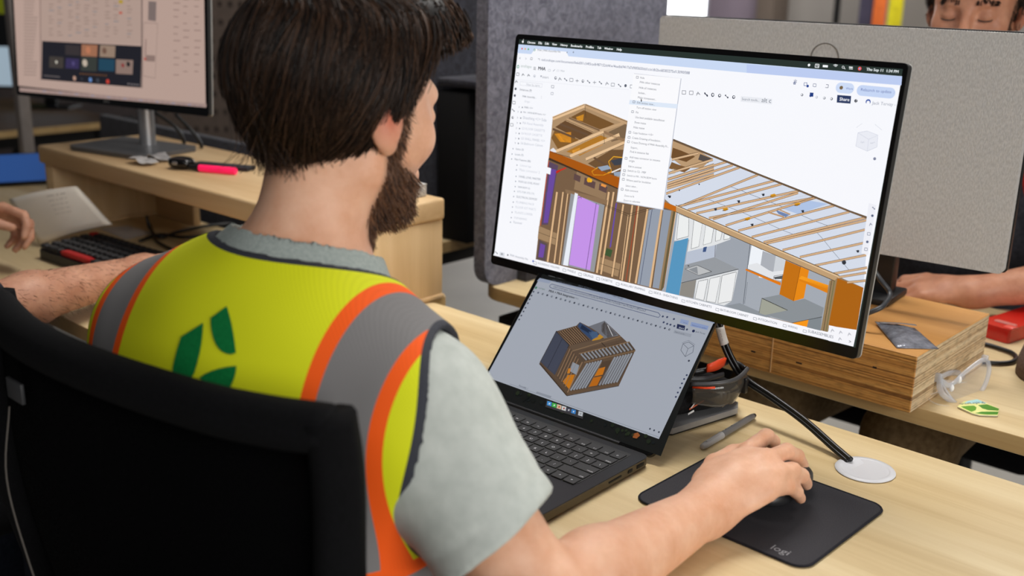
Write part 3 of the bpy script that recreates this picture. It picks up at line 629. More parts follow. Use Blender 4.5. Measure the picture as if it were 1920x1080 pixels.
for x, y in ((58, 30), (495, 60), (650, 18), (348, 110), (1160, 445), (1248, 375), (580, 208), (900, 122)): S.dot(c6(x, y), 2.6 if x != 1160 else 4.4, (44, 48, 58), 8); S.line(c6(x-12, y-4), c6(x+8, y-6), 1.2, (60, 66, 78))
for x, y in ((410, 112), (550, 172), (865, 80), (712, 24)): S.poly(m6((x-20, y-6), (x+8, y-14), (x+22, y-4), (x-4, y+10)), (214, 150, 30)); S.line(c6(x-18, y+6), c6(x+14, y), 1.6, (110, 70, 10))
for x, y in ((905, 855), (850, 885), (1005, 825)): S.dot(c3(x, y), 1.6, (50, 54, 60), 6)
S.up()
# context menu
S.poly(m3((676, 264), (916, 290), (824, 956), (586, 914)), (196, 200, 212)); S.up(); S.poly(m3((674, 266), (912, 290), (820, 952), (590, 910)), (252, 252, 255)); S.up()
S.poly(m3((654, 398), (897, 420), (893, 442), (650, 420)), (224, 235, 250)); S.up()
for t, x, y, x1 in (('Hide', 706, 290, 728), ('Hide other instances', 704, 312, 806), ('Hide all instances', 700, 340, 788), ('Isolate...', 697, 366, 736), ('Make transparent...', 694, 390, 788), ('Edit section view...', 690, 416, 780), ('Turn off section view', 688, 441, 788), ('Fix', 684, 465, 698), ('Use best available tessellation', 681, 490, 830), ('Show mates', 677, 516, 736), ('Hide mates', 672, 541, 728), ('Copy Insulation <15>', 669, 568, 772), ('Create Drawing of Insulation...', 665, 594, 815), ('Create Drawing of M4A Assembly Fi...', 662, 617, 850), ('Export...', 659, 643, 698), ('Find in instance list', 655, 664, 750), ('Add mate connector to instance', 653, 692, 808), ('origin', 650, 710, 678), ('Edit in context', 646, 738, 714), ('Switch to CS - MEP', 643, 760, 736), ('Switch to MA - NON BOM Items', 640, 784, 790), ('Where used for Insulation', 636, 808, 760), ('Select other...', 633, 836, 692), ('Add comment', 630, 858, 696), ('Zoom to fit', 626, 886, 676), ('Zoom to selection', 622, 910, 706)):
    S.text(t, c3(x, y), c3(x1, y+(x1-x)*.12), (104, 108, 120))
for x, y in ((693, 284), (676, 408), (669, 458), (655, 562), (651, 588), (648, 610), (636, 694), (628, 756), (624, 776), (622, 800), (616, 850)): icon(*c3(x, y), 2, 0, (110, 116, 132))
S.poly(m3((711, 390), (717, 402), (714, 402), (715, 408), (712, 409), (710, 403)), (20, 20, 22))
S.poly(m3((230, 736), (256, 744), (252, 776), (226, 768)), WHITE)
# bottom strip
S.poly(m6((1065, 842), (1232, 880), (1218, 975), (1062, 940)), (247, 247, 252)); S.poly([c5(405, 487), c5(1340, 724), c6(1050, 886), c6(1218, 975), c5(1340, 745+40), c5(395, 512)], (247, 247, 252))
S.poly([BL, ed(BL, (922, 490), -.3), c5(405, 485), c5(1340, 722), c6(1065, 890), (1600.5, 648), ed(wbr, BL, .5)], (247, 247, 252)); S.up()
for x, y in ((1088, 876), (1140, 888), (1195, 900), (1136, 930)): icon(*c6(x, y), 3, 3, (160, 162, 172))
S.text('>', c6(1188, 955), c6(1204, 958), (60, 64, 76))
for t, a, b in (('BOUNDING VOLUMES', c5(425, 520), c5(580, 558)), ('PANELS', c5(637, 572), c5(697, 588)), ('CEILINGS', c5(750, 602), c5(825, 622)), ('CASSETTE', c5(880, 635), c5(962, 656)), ('AUXILLARY FRAMING', c5(1022, 672), c5(1198, 716)), ('SIDE B - SHEATHING', c5(1260, 732), c5(1434, 776)), ('KITCHEN CABINETS', c6(162, 696), c6(322, 734)), ('BATHROOM CABINET', c6(377, 750), c6(555, 793)), ('INTEGRATION', c6(615, 808), c6(735, 838)), ('WIRING', c6(803, 852), c6(865, 868)), ('SUBASSEMBLIES', c6(930, 886), c6(1092, 926))):
    S.text(t, a, b, (112, 118, 132)); x, y = a; S.path([(x-8, y-4.8), (x-5.5, y-4.2), (x-2, y-3.4), (x-2.6, y+1), (x-8.6, y-.6)], .7, (130, 136, 150), True)
S.text('M4A Assembly File', c5(222, 462), c5(352, 494), (150, 155, 168)); S.dot(c5(207, 455), 1.8, (70, 74, 86), 6); S.dot(c5(390, 500), 2.2, (110, 130, 200), 8); S.poly(m5((150, 432), (185, 440), (182, 470), (146, 460)), (222, 225, 232)); S.up(); icon(*c5(165, 448), 2.2, 2, (70, 74, 86)); icon(*c5(125, 438), 2.4, 5, (70, 74, 86))
# view cube and right rail
for p in (((985, 600), (1048, 640), (1040, 710), (972, 680)), ((1048, 640), (1103, 615), (1098, 685), (1040, 710)), ((985, 600), (1040, 590), (1103, 615), (1048, 640))): S.poly(m4(*p), (236, 238, 246)); S.path(m4(*p), .7, (196, 200, 216), True)
S.text('Left', c4(1000, 660), c4(1024, 664), (150, 156, 176)); S.text('Front', c4(1060, 668), c4(1086, 660), (150, 156, 176)); S.path(m4((975, 570), (1010, 545)), .8, (216, 219, 228)); S.path(m4((1085, 550), (1128, 585)), .8, (216, 219, 228)); icon(*c4(1084, 755), 3, 4, (130, 136, 160))
S.poly(m6((1318, 70), (1365, 82), (1312, 398), (1270, 388)), (240, 241, 248)); S.up()
for i, (x, y) in enumerate(((1348, 102), (1340, 150), (1330, 205), (1318, 265), (1308, 315), (1300, 362))): icon(*c6(x, y), 2.6, (5, 4, 3, 0, 4, 0)[i], (90, 100, 130))
S.build(glass, emis('screen_glow', .98))
# stand
M_BASE = mat('stand_silver', (166, 166, 168), .38, .55, var=.03)
bs = prismo('stand_base', [(-.12, -.085), (.1, -.085), (.125, -.06), (.125, .068), (.11, .085), (-.12, .085)], .0035, .012, M_BASE, mon_root, bev=.002)
bs.rotation_euler.z = -.2; bs.location = (-.025, -.018, 0)
b2 = prismo('base_pad', [(-.118, -.083), (.099, -.083), (.123, -.059), (.123, .067), (.108, .083), (-.118, .083)], .0004, .0036, M_BLACK, mon_root)
b2.rotation_euler.z = -.2; b2.location = (-.025, -.018, 0)
bm = BM(); tube(bm, [(0, .03, .011), (0, .03, .33)], .0175, 20); bobj('stand_pole', bm, M_SILVER, mon_root, angle=40)
boxo('mount_block', (.008, .008, .33), (.1, .05, .1), M_MONBACK, mon_root, bev=.006)
# ------------------------------------------------------------------ laptop
LPX = (-.713, 1.065, DZ); LYAW, LTILT, LW, LH = .0185, .7189, .3126, .2212
lap = thing('laptop', 'open black laptop showing a small house model on the near desk', 'laptop', LPX, LYAW)
M_SPACE = mat('space_black_aluminium', (24, 24, 26), .42, .5, var=.02)
M_LAPSIDE = mat('laptop_side_metal', (92, 86, 76), .38, .8, var=.02)
M_KEY = mat('key_black', (13, 13, 14), .55, var=0)
prismo('base', rrect(LW, LH, .012, 6, -LW/2, -LH/2-.002), .0035, .0136, M_LAPSIDE, lap, bev=.0022)
prismo('palm_deck', rrect(LW-.0012, LH-.0012, .0115, 6, -LW/2, -LH/2-.002), .0134, .0142, M_SPACE, lap)
for fx in (-LW+.03, -.03):
    for fy in (-.03, -LH+.025):
        bm = BM(); lathe(bm, [(.008, .0003), (.009, .001), (.009, .0037)], 16, (fx, fy, 0)); bobj('foot', bm, M_BLACK, lap, angle=40)
prismo('keyboard_well', rrect(.275, .114, .004, 4, -LW/2, -.073), .01415, .0145, mat('well_black', (6, 6, 7), .6, var=0), lap)
prismo('trackpad', rrect(.130, .080, .004, 4, -LW/2, -.180), .0141, .01455, mat('trackpad_glass', (22, 22, 24), .35, var=0), lap)
rows_ = [(['esc'] + ['F%d' % i for i in range(1, 13)] + ['o'], [1.5]+[1]*12+[1]),
         (list('`1234567890-=') + ['delete'], [1]*13+[1.5]), (['tab'] + list('QWERTYUIOP[]\\'), [1.5]+[1]*13),
         (['caps lock'] + list("ASDFGHJKL;'") + ['return'], [1.77]+[1]*11+[1.77]), (['shift'] + list('ZXCVBNM,./') + ['shift'], [2.27]+[1]*10+[2.27]),
         (['fn', 'ctl', 'opt', 'cmd', '', 'cmd', 'opt', '<', '^', '>'], [1, 1, 1, 1.25, 5.0, 1.25, 1, 1, 1, 1])]
KM = {}
leg = Screen(Matrix())
def keycap(w, d, h=.0012):
    k = (round(w, 4), round(d, 4))
    if k not in KM:
        bm = BM(); box(bm, (0, 0, h/2), (w, d, h), bev=.0005, seg=1)
        me = bpy.data.meshes.new('key'); bm.to_mesh(me); bm.free(); me.materials.append(M_KEY); KM[k] = me
    return KM[k]
y = -.0225
for r, (names, ws) in enumerate(rows_):
    tot = sum(ws); unit = .2725/14.5*1.0; x = -LW/2-.13625; kx = .2725/tot
    for nm, w in zip(names, ws):
        kw = w*kx
        o = bpy.data.objects.new('key', keycap(kw-.0022, .0162)); COL.objects.link(o); o.parent = lap; o.location = (x+kw/2, y-.0095, .0145)
        if nm:
            vs, fs, tw = text_mesh(nm); s_ = .0058 if len(nm) == 1 else .0036
            if s_*tw > kw*.75: s_ = kw*.75/tw
            ax = x+kw/2-tw*s_/2 if len(nm) < 3 else (x+.003 if x < -LW/2 else x+kw-.003-tw*s_)
            ay = y-.0118 if len(nm) < 3 else y-.015
            b = len(leg.V); leg.V += [(ax+v.x*s_, ay+v.y*s_, .01578) for v in vs]; leg.F += [tuple(b+i for i in f) for f in fs]; leg.C += [lin((226, 228, 230))]*len(fs)
        x += kw
    y -= .0189
M_INK = None
def inkmat(name, rough=.6):
    k = N(name); a = k.n('ShaderNodeAttribute', attribute_name='ink'); k.l(a, 'Color', k.b, 'Base Color'); k.b.inputs['Roughness'].default_value = rough; return k.m
M_INK = inkmat('printed_ink'); M_INKG = inkmat('glossy_print', .3)
tag(leg.build(lap, M_INK, 'key_legends'), kind='stuff')
for y0, w in ((-.060, .026), (-.096, .009), (-.112, .014)) if False else ((-.024, .015), (-.046, .009), (-.078, .026)):
    boxo('port', (.0002, y0, .0085), (.0012, w, .0045 if w != .026 else .0026), mat('port_dark', (8, 8, 8), .7, var=0), lap, bev=.0004)
LFw = screen_frame(V((-.713, 1.065, DZ+.004)) - V((math.cos(LYAW), math.sin(LYAW), 0))*LW, LYAW, LTILT)
LI = (Matrix.Translation(V(LPX)) @ Matrix.Rotation(LYAW, 4, 'Z')).inverted()
lid = prismo('lid', rrect(LW, LH-.006, .011, 6, LW/2, LH/2+.003), -.0045, -.0006, M_LAPSIDE, lap, bev=.0012); lid.matrix_local = LI @ LFw
lg = prismo('display_glass', rrect(LW-.002, LH-.008, .0105, 6, LW/2, LH/2+.003), -.0006, 0, M_PANEL, lap); lg.matrix_local = LI @ LFw
bm = BM(); tube(bm, [(-LW+.05, .001, .0125), (-.05, .001, .0125)], .0045, 12); bobj('hinge', bm, M_SPACE, lap, angle=40)
S = Screen(LFw)
cl = cr(900, 500, 2.454)
def ml(*p): return [cl(*q) for q in p]
LB = (176, 182, 194)
S.poly(ml((288, 34), (1090, 222), (832, 872), (-8, 572)), (14, 17, 16)); S.up()
S.poly(ml((275, 52), (1082, 243), (823, 793), (28.5, 508)), LB); S.up()
S.poly(ml((275, 52), (1082, 243), (1078, 262), (660, 163), (555, 138), (545, 128), (640, 150), (648, 140), (330, 66), (318, 78), (262, 66)), (158, 168, 190)); S.up()
S.path(ml((322, 86), (330, 80), (820, 212), (830, 224), (822, 234), (806, 230), (328, 98), (320, 92)), .9, (70, 82, 120), True)
S.text('cad.onshape.com/documents/f7a5b3e90b7d64b7d3dd67/w/9c0a31c8f22e3', cl(337, 95), cl(760, 208), (88, 96, 116))
for a, b, t in (((330, 66), (420, 87), 'M4A | M4A Assembly'), ((450, 92), (538, 116), 'M5A BOM Export'), ((570, 124), (658, 152), 'M5A + M6A Integr')): S.text(t, cl(*a), cl(*b), (84, 90, 104))
S.text('onshape', cl(268, 100), cl(298, 108), (90, 120, 104)); S.dot(cl(258, 97), 2.2, (70, 130, 100)); S.text('M5A + M6A Integration', cl(314, 115), cl(432, 147), (26, 30, 40)); S.text('M5A + M6A Integration', cl(315, 115), cl(433, 147), (26, 30, 40)); S.text('Main', cl(436, 147), cl(452, 151), (110, 116, 128))
for i in range(30):
    t = i/29; x, y_ = ed((268, 120), (872, 290), t); S.dot(cl(x, y_), 1.9, (60, 66, 80) if i % 3 else (96, 104, 120), 6)
    if i % 2: S.up(); S.dot(cl(x+1, y_), .9, LB, 6)
for i, (x, y_) in enumerate(((247, 116), (238, 134), (229, 151), (221, 169), (210, 190), (201, 207), (191, 226), (181, 244))): S.dot(cl(x, y_), 1.7, (60, 66, 80), 6)
S.poly(ml((908, 264), (945, 273), (941, 294), (905, 285)), (36, 46, 84)); S.poly(ml((925, 241), (962, 250), (957, 270), (920, 260)), (150, 166, 204)); S.poly(ml((973, 255), (1053, 274), (1047, 293), (968, 274)), (146, 164, 206)); S.up()
S.text('Share', cl(914, 284), cl(937, 289), (220, 226, 240)); S.text('Work', cl(935, 260), cl(953, 264), (90, 106, 150)); S.text('Relaunch to update', cl(975, 272), cl(1042, 288), (84, 100, 150)); S.text('Jack Tervay', cl(992, 302), cl(1036, 313), (70, 76, 90)); S.dot(cl(983, 297), 2.6, (30, 40, 80)); S.poly(ml((895, 292), (975, 312), (970, 326), (890, 306)), (162, 168, 180)); S.up(); S.text('Search tools...', cl(896, 303), cl(945, 316), (96, 102, 116))
for x, y_ in ((842, 230), (862, 233), (893, 242), (846, 257), (862, 264), (877, 268), (895, 274), (953, 290)): S.dot(cl(x, y_), 2, (64, 74, 104), 6)
for x, y_ in ((862, 185), (880, 188), (905, 193), (930, 200), (952, 206), (972, 210)): S.dot(cl(x, y_), 1.4, (150, 152, 156), 6)
S.text('Thu Sep 11  1:34 PM', cl(1010, 222), cl(1078, 238), (150, 152, 156))
for x, t in ((315, 'Chrome'), (352, 'File'), (375, 'Edit'), (398, 'View')): S.text(t, cl(x, 40+(x-300)*.23), cl(x+len(t)*5, 41+(x-300)*.23+len(t)), (140, 142, 146))
# view cube
S.path(ml((925, 385), (935, 355), (962, 348), (985, 365), (980, 395), (945, 415), (925, 385)), .8, (90, 96, 110)); S.path(ml((935, 355), (958, 378), (985, 365)), .7, (90, 96, 110)); S.path(ml((958, 378), (945, 415)), .7, (90, 96, 110)); S.dot(cl(962, 434), 2, (60, 66, 80), 6); S.path(ml((930, 352), (960, 340), (990, 360)), .6, (120, 126, 140))
for i, (x, y_) in enumerate(((952, 500), (940, 518), (930, 538), (922, 558), (911, 580), (902, 600))): S.dot(cl(x, y_), 1.9, (60, 70, 100), 6)
for x, y_ in ((783, 747), (802, 754), (824, 762)): S.dot(cl(x, y_), 1.9, (70, 76, 90), 6)
S.line(cl(137, 540), cl(826, 786), .7, (140, 146, 158)); S.text('Assembly 1', cl(178, 550), cl(218, 566), (80, 86, 100)); S.poly(ml((262, 575), (330, 597), (326, 606), (258, 584)), (150, 156, 168)); S.up()
# small house model
hb = (84, 66, 52)
S.poly(ml((352, 298), (445, 272), (460, 256), (500, 276), (574, 250), (650, 322), (716, 384), (640, 548), (402, 594), (275, 442)), (96, 76, 60)); S.up()
S.poly(ml((352, 298), (412, 362), (345, 500), (278, 440)), (66, 70, 86)); S.poly(ml((350, 308), (405, 368), (340, 490), (282, 436)), (74, 78, 94)); S.up(); S.line(cl(378, 335), cl(312, 468), .9, (40, 42, 52)); S.line(cl(352, 298), cl(278, 440), 1, (50, 40, 32))
S.poly(ml((500, 276), (574, 250), (640, 318), (580, 340), (540, 300)), (118, 120, 128)); S.poly(ml((560, 268), (574, 256), (632, 314), (590, 330), (560, 300)), (74, 66, 62)); S.up(); S.line(cl(574, 254), cl(568, 300), .8, (50, 42, 36)); S.path(ml((588, 270), (612, 320)), 1, (220, 220, 222))
S.poly(ml((460, 258), (520, 295), (560, 318), (520, 345), (470, 300), (450, 275)), (52, 74, 110)); S.up(); S.poly(ml((470, 268), (516, 300), (510, 312), (462, 285)), (30, 44, 70)); S.poly(ml((515, 340), (552, 312), (570, 325), (530, 350)), (196, 142, 40)); S.poly(ml((500, 300), (540, 300), (545, 325), (520, 335)), (70, 96, 130))
for i in range(9):
    a = ed((358, 302), (448, 274), i/9); b = ed((420, 362), (505, 336), i/9); S.line(cl(*a), cl(*b), 1.5, (150, 118, 88)); S.line(cl(a[0]+4, a[1]), cl(b[0]+4, b[1]), 1.4, (40, 30, 24))
S.up(); S.poly(ml((412, 364), (640, 318), (655, 335), (430, 392)), (104, 84, 66)); S.poly(ml((470, 440), (455, 402), (688, 346), (716, 384), (480, 436)), (88, 72, 58)); S.up()
for i in range(14):
    a = ed((458, 404), (686, 350), (i+.5)/14); b = ed((484, 432), (710, 382), (i+.5)/14); S.line(cl(*a), cl(*b), 3.0, (146, 148, 154)); S.line(cl(a[0]+5, a[1]), cl(b[0]+5, b[1]), 1, (40, 32, 26))
S.line(cl(456, 402), cl(690, 347), 1.8, (140, 112, 84)); S.line(cl(480, 442), cl(716, 388), 2.4, (124, 98, 72)); S.line(cl(418, 392), cl(648, 322), 1.6, (140, 112, 84)); S.path(ml((560, 350), (580, 372), (640, 355)), 1.4, (60, 48, 38))
S.poly(ml((482, 446), (712, 392), (640, 535), (405, 580)), (98, 78, 60)); S.up()
for i in range(17):
    if 6 <= i <= 9: continue
    a = ed((490, 448), (706, 398), (i+.5)/17); b = ed((412, 572), (636, 532), (i+.5)/17); S.line(cl(*a), cl(*b), 3.6, (150, 154, 162)); S.line(cl(a[0]+6, a[1]), cl(b[0]+6, b[1]), 1.1, (44, 34, 28))
S.poly(ml((560, 440), (610, 430), (560, 550), (500, 556)), (84, 66, 50)); S.up(); S.poly(ml((548, 470), (578, 462), (566, 498), (528, 506)), (206, 120, 20)); S.poly(ml((522, 512), (562, 504), (540, 548), (502, 554)), (192, 108, 16)); S.line(cl(560, 442), cl(500, 556), 1.4, (130, 104, 78))
S.poly(ml((412, 372), (470, 438), (404, 574), (352, 508)), (90, 72, 56)); S.up()
for i in range(5): a = ed((416, 378), (464, 436), i/5); b = ed((358, 506), (402, 566), i/5); S.line(cl(*a), cl(*b), 1.5, (150, 118, 90))
S.poly(ml((428, 440), (458, 455), (446, 500), (412, 480)), (150, 156, 166)); S.poly(ml((405, 500), (438, 498), (412, 566), (382, 530)), (206, 124, 20)); S.poly(ml((408, 470), (422, 468), (414, 492), (402, 492)), (214, 132, 24))
S.line(cl(278, 445), cl(402, 590), 4.4, (92, 72, 54)); S.line(cl(402, 586), cl(640, 542), 4.8, (104, 82, 62)); S.line(cl(472, 440), cl(404, 580), 2, (150, 120, 92)); S.up()
for p in (((275, 445), (402, 596)), ((402, 596), (640, 550)), ((352, 297), (412, 362)), ((412, 362), (405, 375))): S.path(ml(*p), 1, (40, 30, 22))
# wallpaper and dock
for i in range(40):
    x = random.uniform(170, 800); y_ = 560+(x-160)*.35+random.uniform(8, 40); S.dot(cl(x, y_), random.uniform(2, 5), random.choice(((24, 34, 20), (16, 22, 24), (30, 40, 22), (10, 14, 12))), 6)
S.poly(ml((706, 770), (728, 764), (738, 778), (722, 792), (704, 788)), (150, 84, 40)); S.up()
S.poly(ml((308, 616), (480, 672), (474, 702), (302, 646)), (58, 56, 58)); S.up()
for i, c in enumerate(((70, 150, 220), (70, 180, 80), (220, 190, 160), (214, 214, 214), (70, 70, 84), (60, 130, 200), (196, 200, 206))):
    x = 321+i*22.3 + (10 if i == 6 else 0); y_ = 632+i*7.3+(3 if i == 6 else 0)
    S.poly(ml((x-9, y_-13), (x+11, y_-7), (x+8, y_+12), (x-12, y_+6)), c); S.up(); S.dot(cl(x, y_), 1.6, ((220, 232, 244), (220, 240, 220), (210, 70, 50), (180, 60, 50), (220, 220, 224), (200, 220, 240), (150, 154, 160))[i], 8)
S.build(lg, emis('laptop_glow', .80))

# ------------------------------------------------------------------ mouse pad and mouse
def horizontal(z, o=(0, 0)): return Matrix.Translation((o[0], o[1], z))
pad = thing('mouse_pad', 'dark grey stitched mouse pad under the black mouse', 'mouse pad', (-.674+.115, .973+.1-.002, DZ), -.0162)
def fabric(name, ca, cb, sc=900, bump=.25):
    k = N(name); mp = k.coord((sc, sc, sc)); n1 = k.n('ShaderNodeTexNoise', Scale=1.0, Detail=3); k.l(mp, 'Vector', n1, 'Vector')
    r = k.ramp(n1, 'Fac', [(.3, lin(ca)), (.7, lin(cb))]); k.l(r, 'Color', k.b, 'Base Color'); k.b.inputs['Roughness'].default_value = .9; k.b.inputs['Specular IOR Level'].default_value = .2
    k.bump(n1, 'Fac', bump, .0006); return k.m
M_PAD = fabric('pad_cloth', (52, 51, 55), (66, 65, 69)); M_PADE = fabric('pad_stitch', (26, 26, 31), (40, 40, 47), 500, .5)
prismo('cloth', rrect(.226, .196, .018, 8), .0005, .0022, M_PAD, pad)
bm = BM(); loop = [V((x, y, .0016)) for x, y in rrect(.2275, .1975, .0185, 10)]
tube(bm, loop+[loop[0]], .0015, 6, cap=False, flat=1.0); bobj('stitched_edge', bm, M_PADE, pad, True)
S = Screen(Matrix.Translation((0, 0, DZ+.0024)))
S.text('logi', (1473.5, 1032.5), (1507, 1046.5), (150, 150, 154))
o = S.build(None, M_INK, 'logo'); o.parent = pad; o.matrix_world = Matrix(); o.matrix_parent_inverse = (Matrix.Translation(pad.location) @ Matrix.Rotation(-.0162, 4, 'Z')).inverted(); o.location = (0, 0, DZ+.0024)

def superell(name, rad, m, parent=None, e=2.6, seg=28, rings=16, flatb=0.0, loc=(0, 0, 0), rz=0, deform=None):
    bm = BM(); vs = []
    for i in range(rings+1):
        t = -math.pi/2+math.pi*i/rings; row = []
        for j in range(seg):
            a = 2*math.pi*j/seg
            f = lambda c: math.copysign(abs(c)**(2/e), c)
            x, y, z = f(math.cos(t))*f(math.cos(a)), f(math.cos(t))*f(math.sin(a)), f(math.sin(t))
            z = max(z, -1+flatb) if flatb else z
            p = V((x*rad[0], y*rad[1], z*rad[2]))
            if deform: p = deform(p)
            row.append(bm.verts.new(p))
        vs.append(row)
    for i in range(rings):
        for j in range(seg): bm.faces.new((vs[i][j], vs[i][(j+1) % seg], vs[i+1][(j+1) % seg], vs[i+1][j]))
    bmesh.ops.remove_doubles(bm, verts=bm.verts[:], dist=1e-6)
    o = bobj(name, bm, m, parent, True); o.location = loc; o.rotation_euler.z = rz; return o
MO = (-.552, 1.096, DZ+.0022)
mo = thing('computer_mouse', 'black wireless mouse under the right hand on the pad', 'mouse', MO, 0)
def mdef(p):
    t = (p.y+.056)/.112; k = .55+.55*math.sin(math.pi*min(1, max(0, 1.02-t*.78)))
    return V((p.x*(1+.1*math.cos(t*6.2)), p.y, max(p.z*k, -.017)))
superell('shell', (.031, .058, .0200), mat('mouse_grey', (38, 39, 41), .45, var=0), mo, e=2.5, loc=(0, 0, .0185), deform=mdef)
superell('scroll_wheel', (.0035, .011, .011), M_BLACK, mo, e=2.2, seg=12, rings=8, loc=(0, .032, .0225))

# ------------------------------------------------------------------ pen
pa, pb = pz(1316.5, 838, DZ+.0052), pz(1415, 778.5, DZ+.0052)
pen = thing('pen', 'grey gel pen with clear cap lying next to the mouse pad', 'pen', (pa+pb)/2-V((0, 0, .0052)), math.atan2((pb-pa).y, (pb-pa).x))
PL = (pb-pa).length
M_PENB = mat('pen_barrel_grey', (108, 106, 106), .35, var=0)
bm = BM(); tube(bm, [(-PL/2+.045, 0, .0052), (PL/2-.02, 0, .0052), (PL/2-.006, 0, .0052), (PL/2-.0055, 0, .0052)], [.0046, .0046, .0042, .0030], 14); bobj('barrel', bm, M_PENB, pen, angle=50)
bm = BM(); tube(bm, [(PL/2-.006, 0, .0052), (PL/2, 0, .0052)], [.004, .0028], 12); bobj('end_plug', bm, M_BLACK, pen, angle=50)
bm = BM(); tube(bm, [(-PL/2, 0, .0052), (-PL/2+.001, 0, .0052), (-PL/2+.010, 0, .0052), (-PL/2+.047, 0, .0052), (-PL/2+.049, 0, .0052), (-PL/2+.051, 0, .0052)], [.0028, .004, .0048, .005, .0053, .0053], 14); bobj('cap', bm, mat('frosted_cap', (184, 182, 182), .35, var=0, trans=.15), pen, angle=50)
boxo('clip', (-PL/2+.026, -.001, .0106), (.034, .003, .0012), mat('frosted_cap', (150, 148, 148)), pen, bev=.0004)
vs, fs, tw = text_mesh('- --- ----'); S = Screen(Matrix()); kk = .040/tw
S.V = [(-PL/2+.058+v.x*kk, -.0028+v.y*kk*1.0+.0012, .0052+.00475-abs(v.y*kk-.0012)*.15) for v in vs]; S.F = fs; S.C = [lin((216, 216, 216))]*len(fs)
S.build(pen, M_INK, 'imprint')

# ------------------------------------------------------------------ pouch and tinted safety glasses on the monitor base
pc = pz(1330, 772, DZ+.03)
pouch = thing('glasses_pouch', 'black soft pouch lying on the monitor base under safety glasses', 'pouch', (-.775, 1.245, DZ+.0122), 1.30)
def pdef(p):
    return V((p.x*(1-.12*p.z/.026), p.y*(1+.06*math.sin(p.x*60)), p.z+.004*math.sin(p.x*45+1)*(p.z > 0)))
superell('fabric_body', (.080, .039, .019), fabric('pouch_black', (12, 12, 13), (24, 24, 26), 300), pouch, e=3.2, loc=(0, 0, .0195), deform=pdef)
fl = superell('flap', (.040, .028, .014), fabric('pouch_black2', (16, 16, 17), (30, 30, 32), 300), pouch, e=2.4, loc=(.0, .022, .034))
S = Screen(Matrix()); 
S.V = [(x, -.0402, z) for x, z in ((-.035, .014), (-.010, .022), (-.009, .0245), (-.036, .0165), (-.037, .007), (-.026, .010), (-.027, .013), (-.037, .010), (-.034, .0165), (-.026, .024), (-.024, .023), (-.031, .0165))]
S.F = [(0, 1, 2, 3), (4, 5, 6, 7), (8, 9, 10, 11)]; S.C = [lin((196, 96, 60)), lin((220, 220, 220)), lin((220, 220, 220))]
S.build(pouch, M_INK, 'emblem')

def sheet(name, grid, m, parent=None, thick=0, smooth=True):
    """mesh from rows of points, optionally given thickness"""
    R_, C_ = len(grid), len(grid[0]); vs = [p for r in grid for p in r]; fs = [(i*C_+j, i*C_+j+1, (i+1)*C_+j+1, (i+1)*C_+j) for i in range(R_-1) for j in range(C_-1)]
    me = bpy.data.meshes.new(name); me.from_pydata([tuple(v) for v in vs], [], fs); me.update()
    if thick:
        bm = BM(); bm.from_mesh(me); bmesh.ops.recalc_face_normals(bm, faces=bm.faces[:]); bmesh.ops.solidify(bm, geom=bm.faces[:], thickness=thick); bm.to_mesh(me); bm.free()
    return link(name, me, m, parent, smooth)
gl, gr = pY(1296, 724, 1.195), pY(1398, 696, 1.285)
gx = (gr-gl); GWd = gx.length; gx.normalize()
gz = V((0, 0, 1)); gz = (gz-gx*gx.dot(gz)).normalized(); gn = gx.cross(gz)          # gn points to the viewer side
if gn.dot(V(CO)-gl) < 0: gn = -gn
sg = thing('safety_glasses', 'smoke tinted wraparound safety glasses with orange temples on the black pouch', 'glasses', gl-gz*.03)
sg0 = sg.location.copy()
def gp(t, h, out=0):
    bow = math.sin(math.pi*t)*.020
    return gl+gx*GWd*t+gn*(bow+out)+gz*h-sg0
def lens_m(name, c, a):
    k = N(name); k.b.inputs['Base Color'].default_value = lin(c); k.b.inputs['Roughness'].default_value = .06; k.b.inputs['Alpha'].default_value = a; k.b.inputs['Specular IOR Level'].default_value = .7
    return k.m
M_TINT = lens_m('smoke_lens', (80, 75, 68), .55); M_CLEAR = lens_m('clear_lens', (225, 228, 235), .16)
low = lambda t: -.026-.009*math.sin(math.pi*min(1, t*.85)) + .004*max(0, 1-abs(t-.5)/.09) + .014*max(0, (t-.55)/.45)
sheet('lens', [[gp(j/24, .002*(1-i/6)+low(j/24)*i/6, .004*math.sin(math.pi*i/6)) for j in range(25)] for i in range(7)], M_TINT, sg, .0016)
M_GFR = mat('glasses_frame_grey', (66, 66, 68), .4, var=0)
bm = BM(); tube(bm, [gp(t, .004, .003) for t in np.linspace(-.02, 1.02, 20)], [.0028]*20, 8, flat=1.2); bobj('brow_bar', bm, M_GFR, sg, True)
M_ORANGE = mat('orange_rubber', (236, 72, 26), .5, var=0)
tp = [gp(1.0, .003), gp(1.02, .004, -.016), gp(.93, .006, -.034), gp(.60, .0065, -.040), gp(.25, .004, -.042)]
bm = BM(); tube(bm, spline(tp, 6), [.0030]*25, 8, flat=1.5); bobj('temple', bm, M_BLACK, sg, True)
sheet('temple_lining', [[gp(t, .0085+q*.017*(1-abs(t-.62)*1.2), -.033+.004*q) for t in np.linspace(.40, .80, 8)] for q in (-.2, .3, .7)], M_ORANGE, sg, .004)
tp = [gp(0, .003), gp(-.03, .003, -.012), gp(.06, .001, -.026), gp(.35, -.002, -.031), gp(.72, -.004, -.031)]
bm = BM(); tube(bm, spline(tp, 6), [.0026]*25, 8, flat=1.5); bobj('temple', bm, M_GFR, sg, True)
bm = BM(); tube(bm, [gp(-.02, .0005, .0065), gp(.12, .001, .0105), gp(.22, .002, .0125)], [.0016]*3, 6); bobj('temple_lining', bm, M_ORANGE, sg, True)
boxo('side_clip', gp(.9, -.016, .004), (.008, .008, .022), M_BLACK, sg, bev=.002)
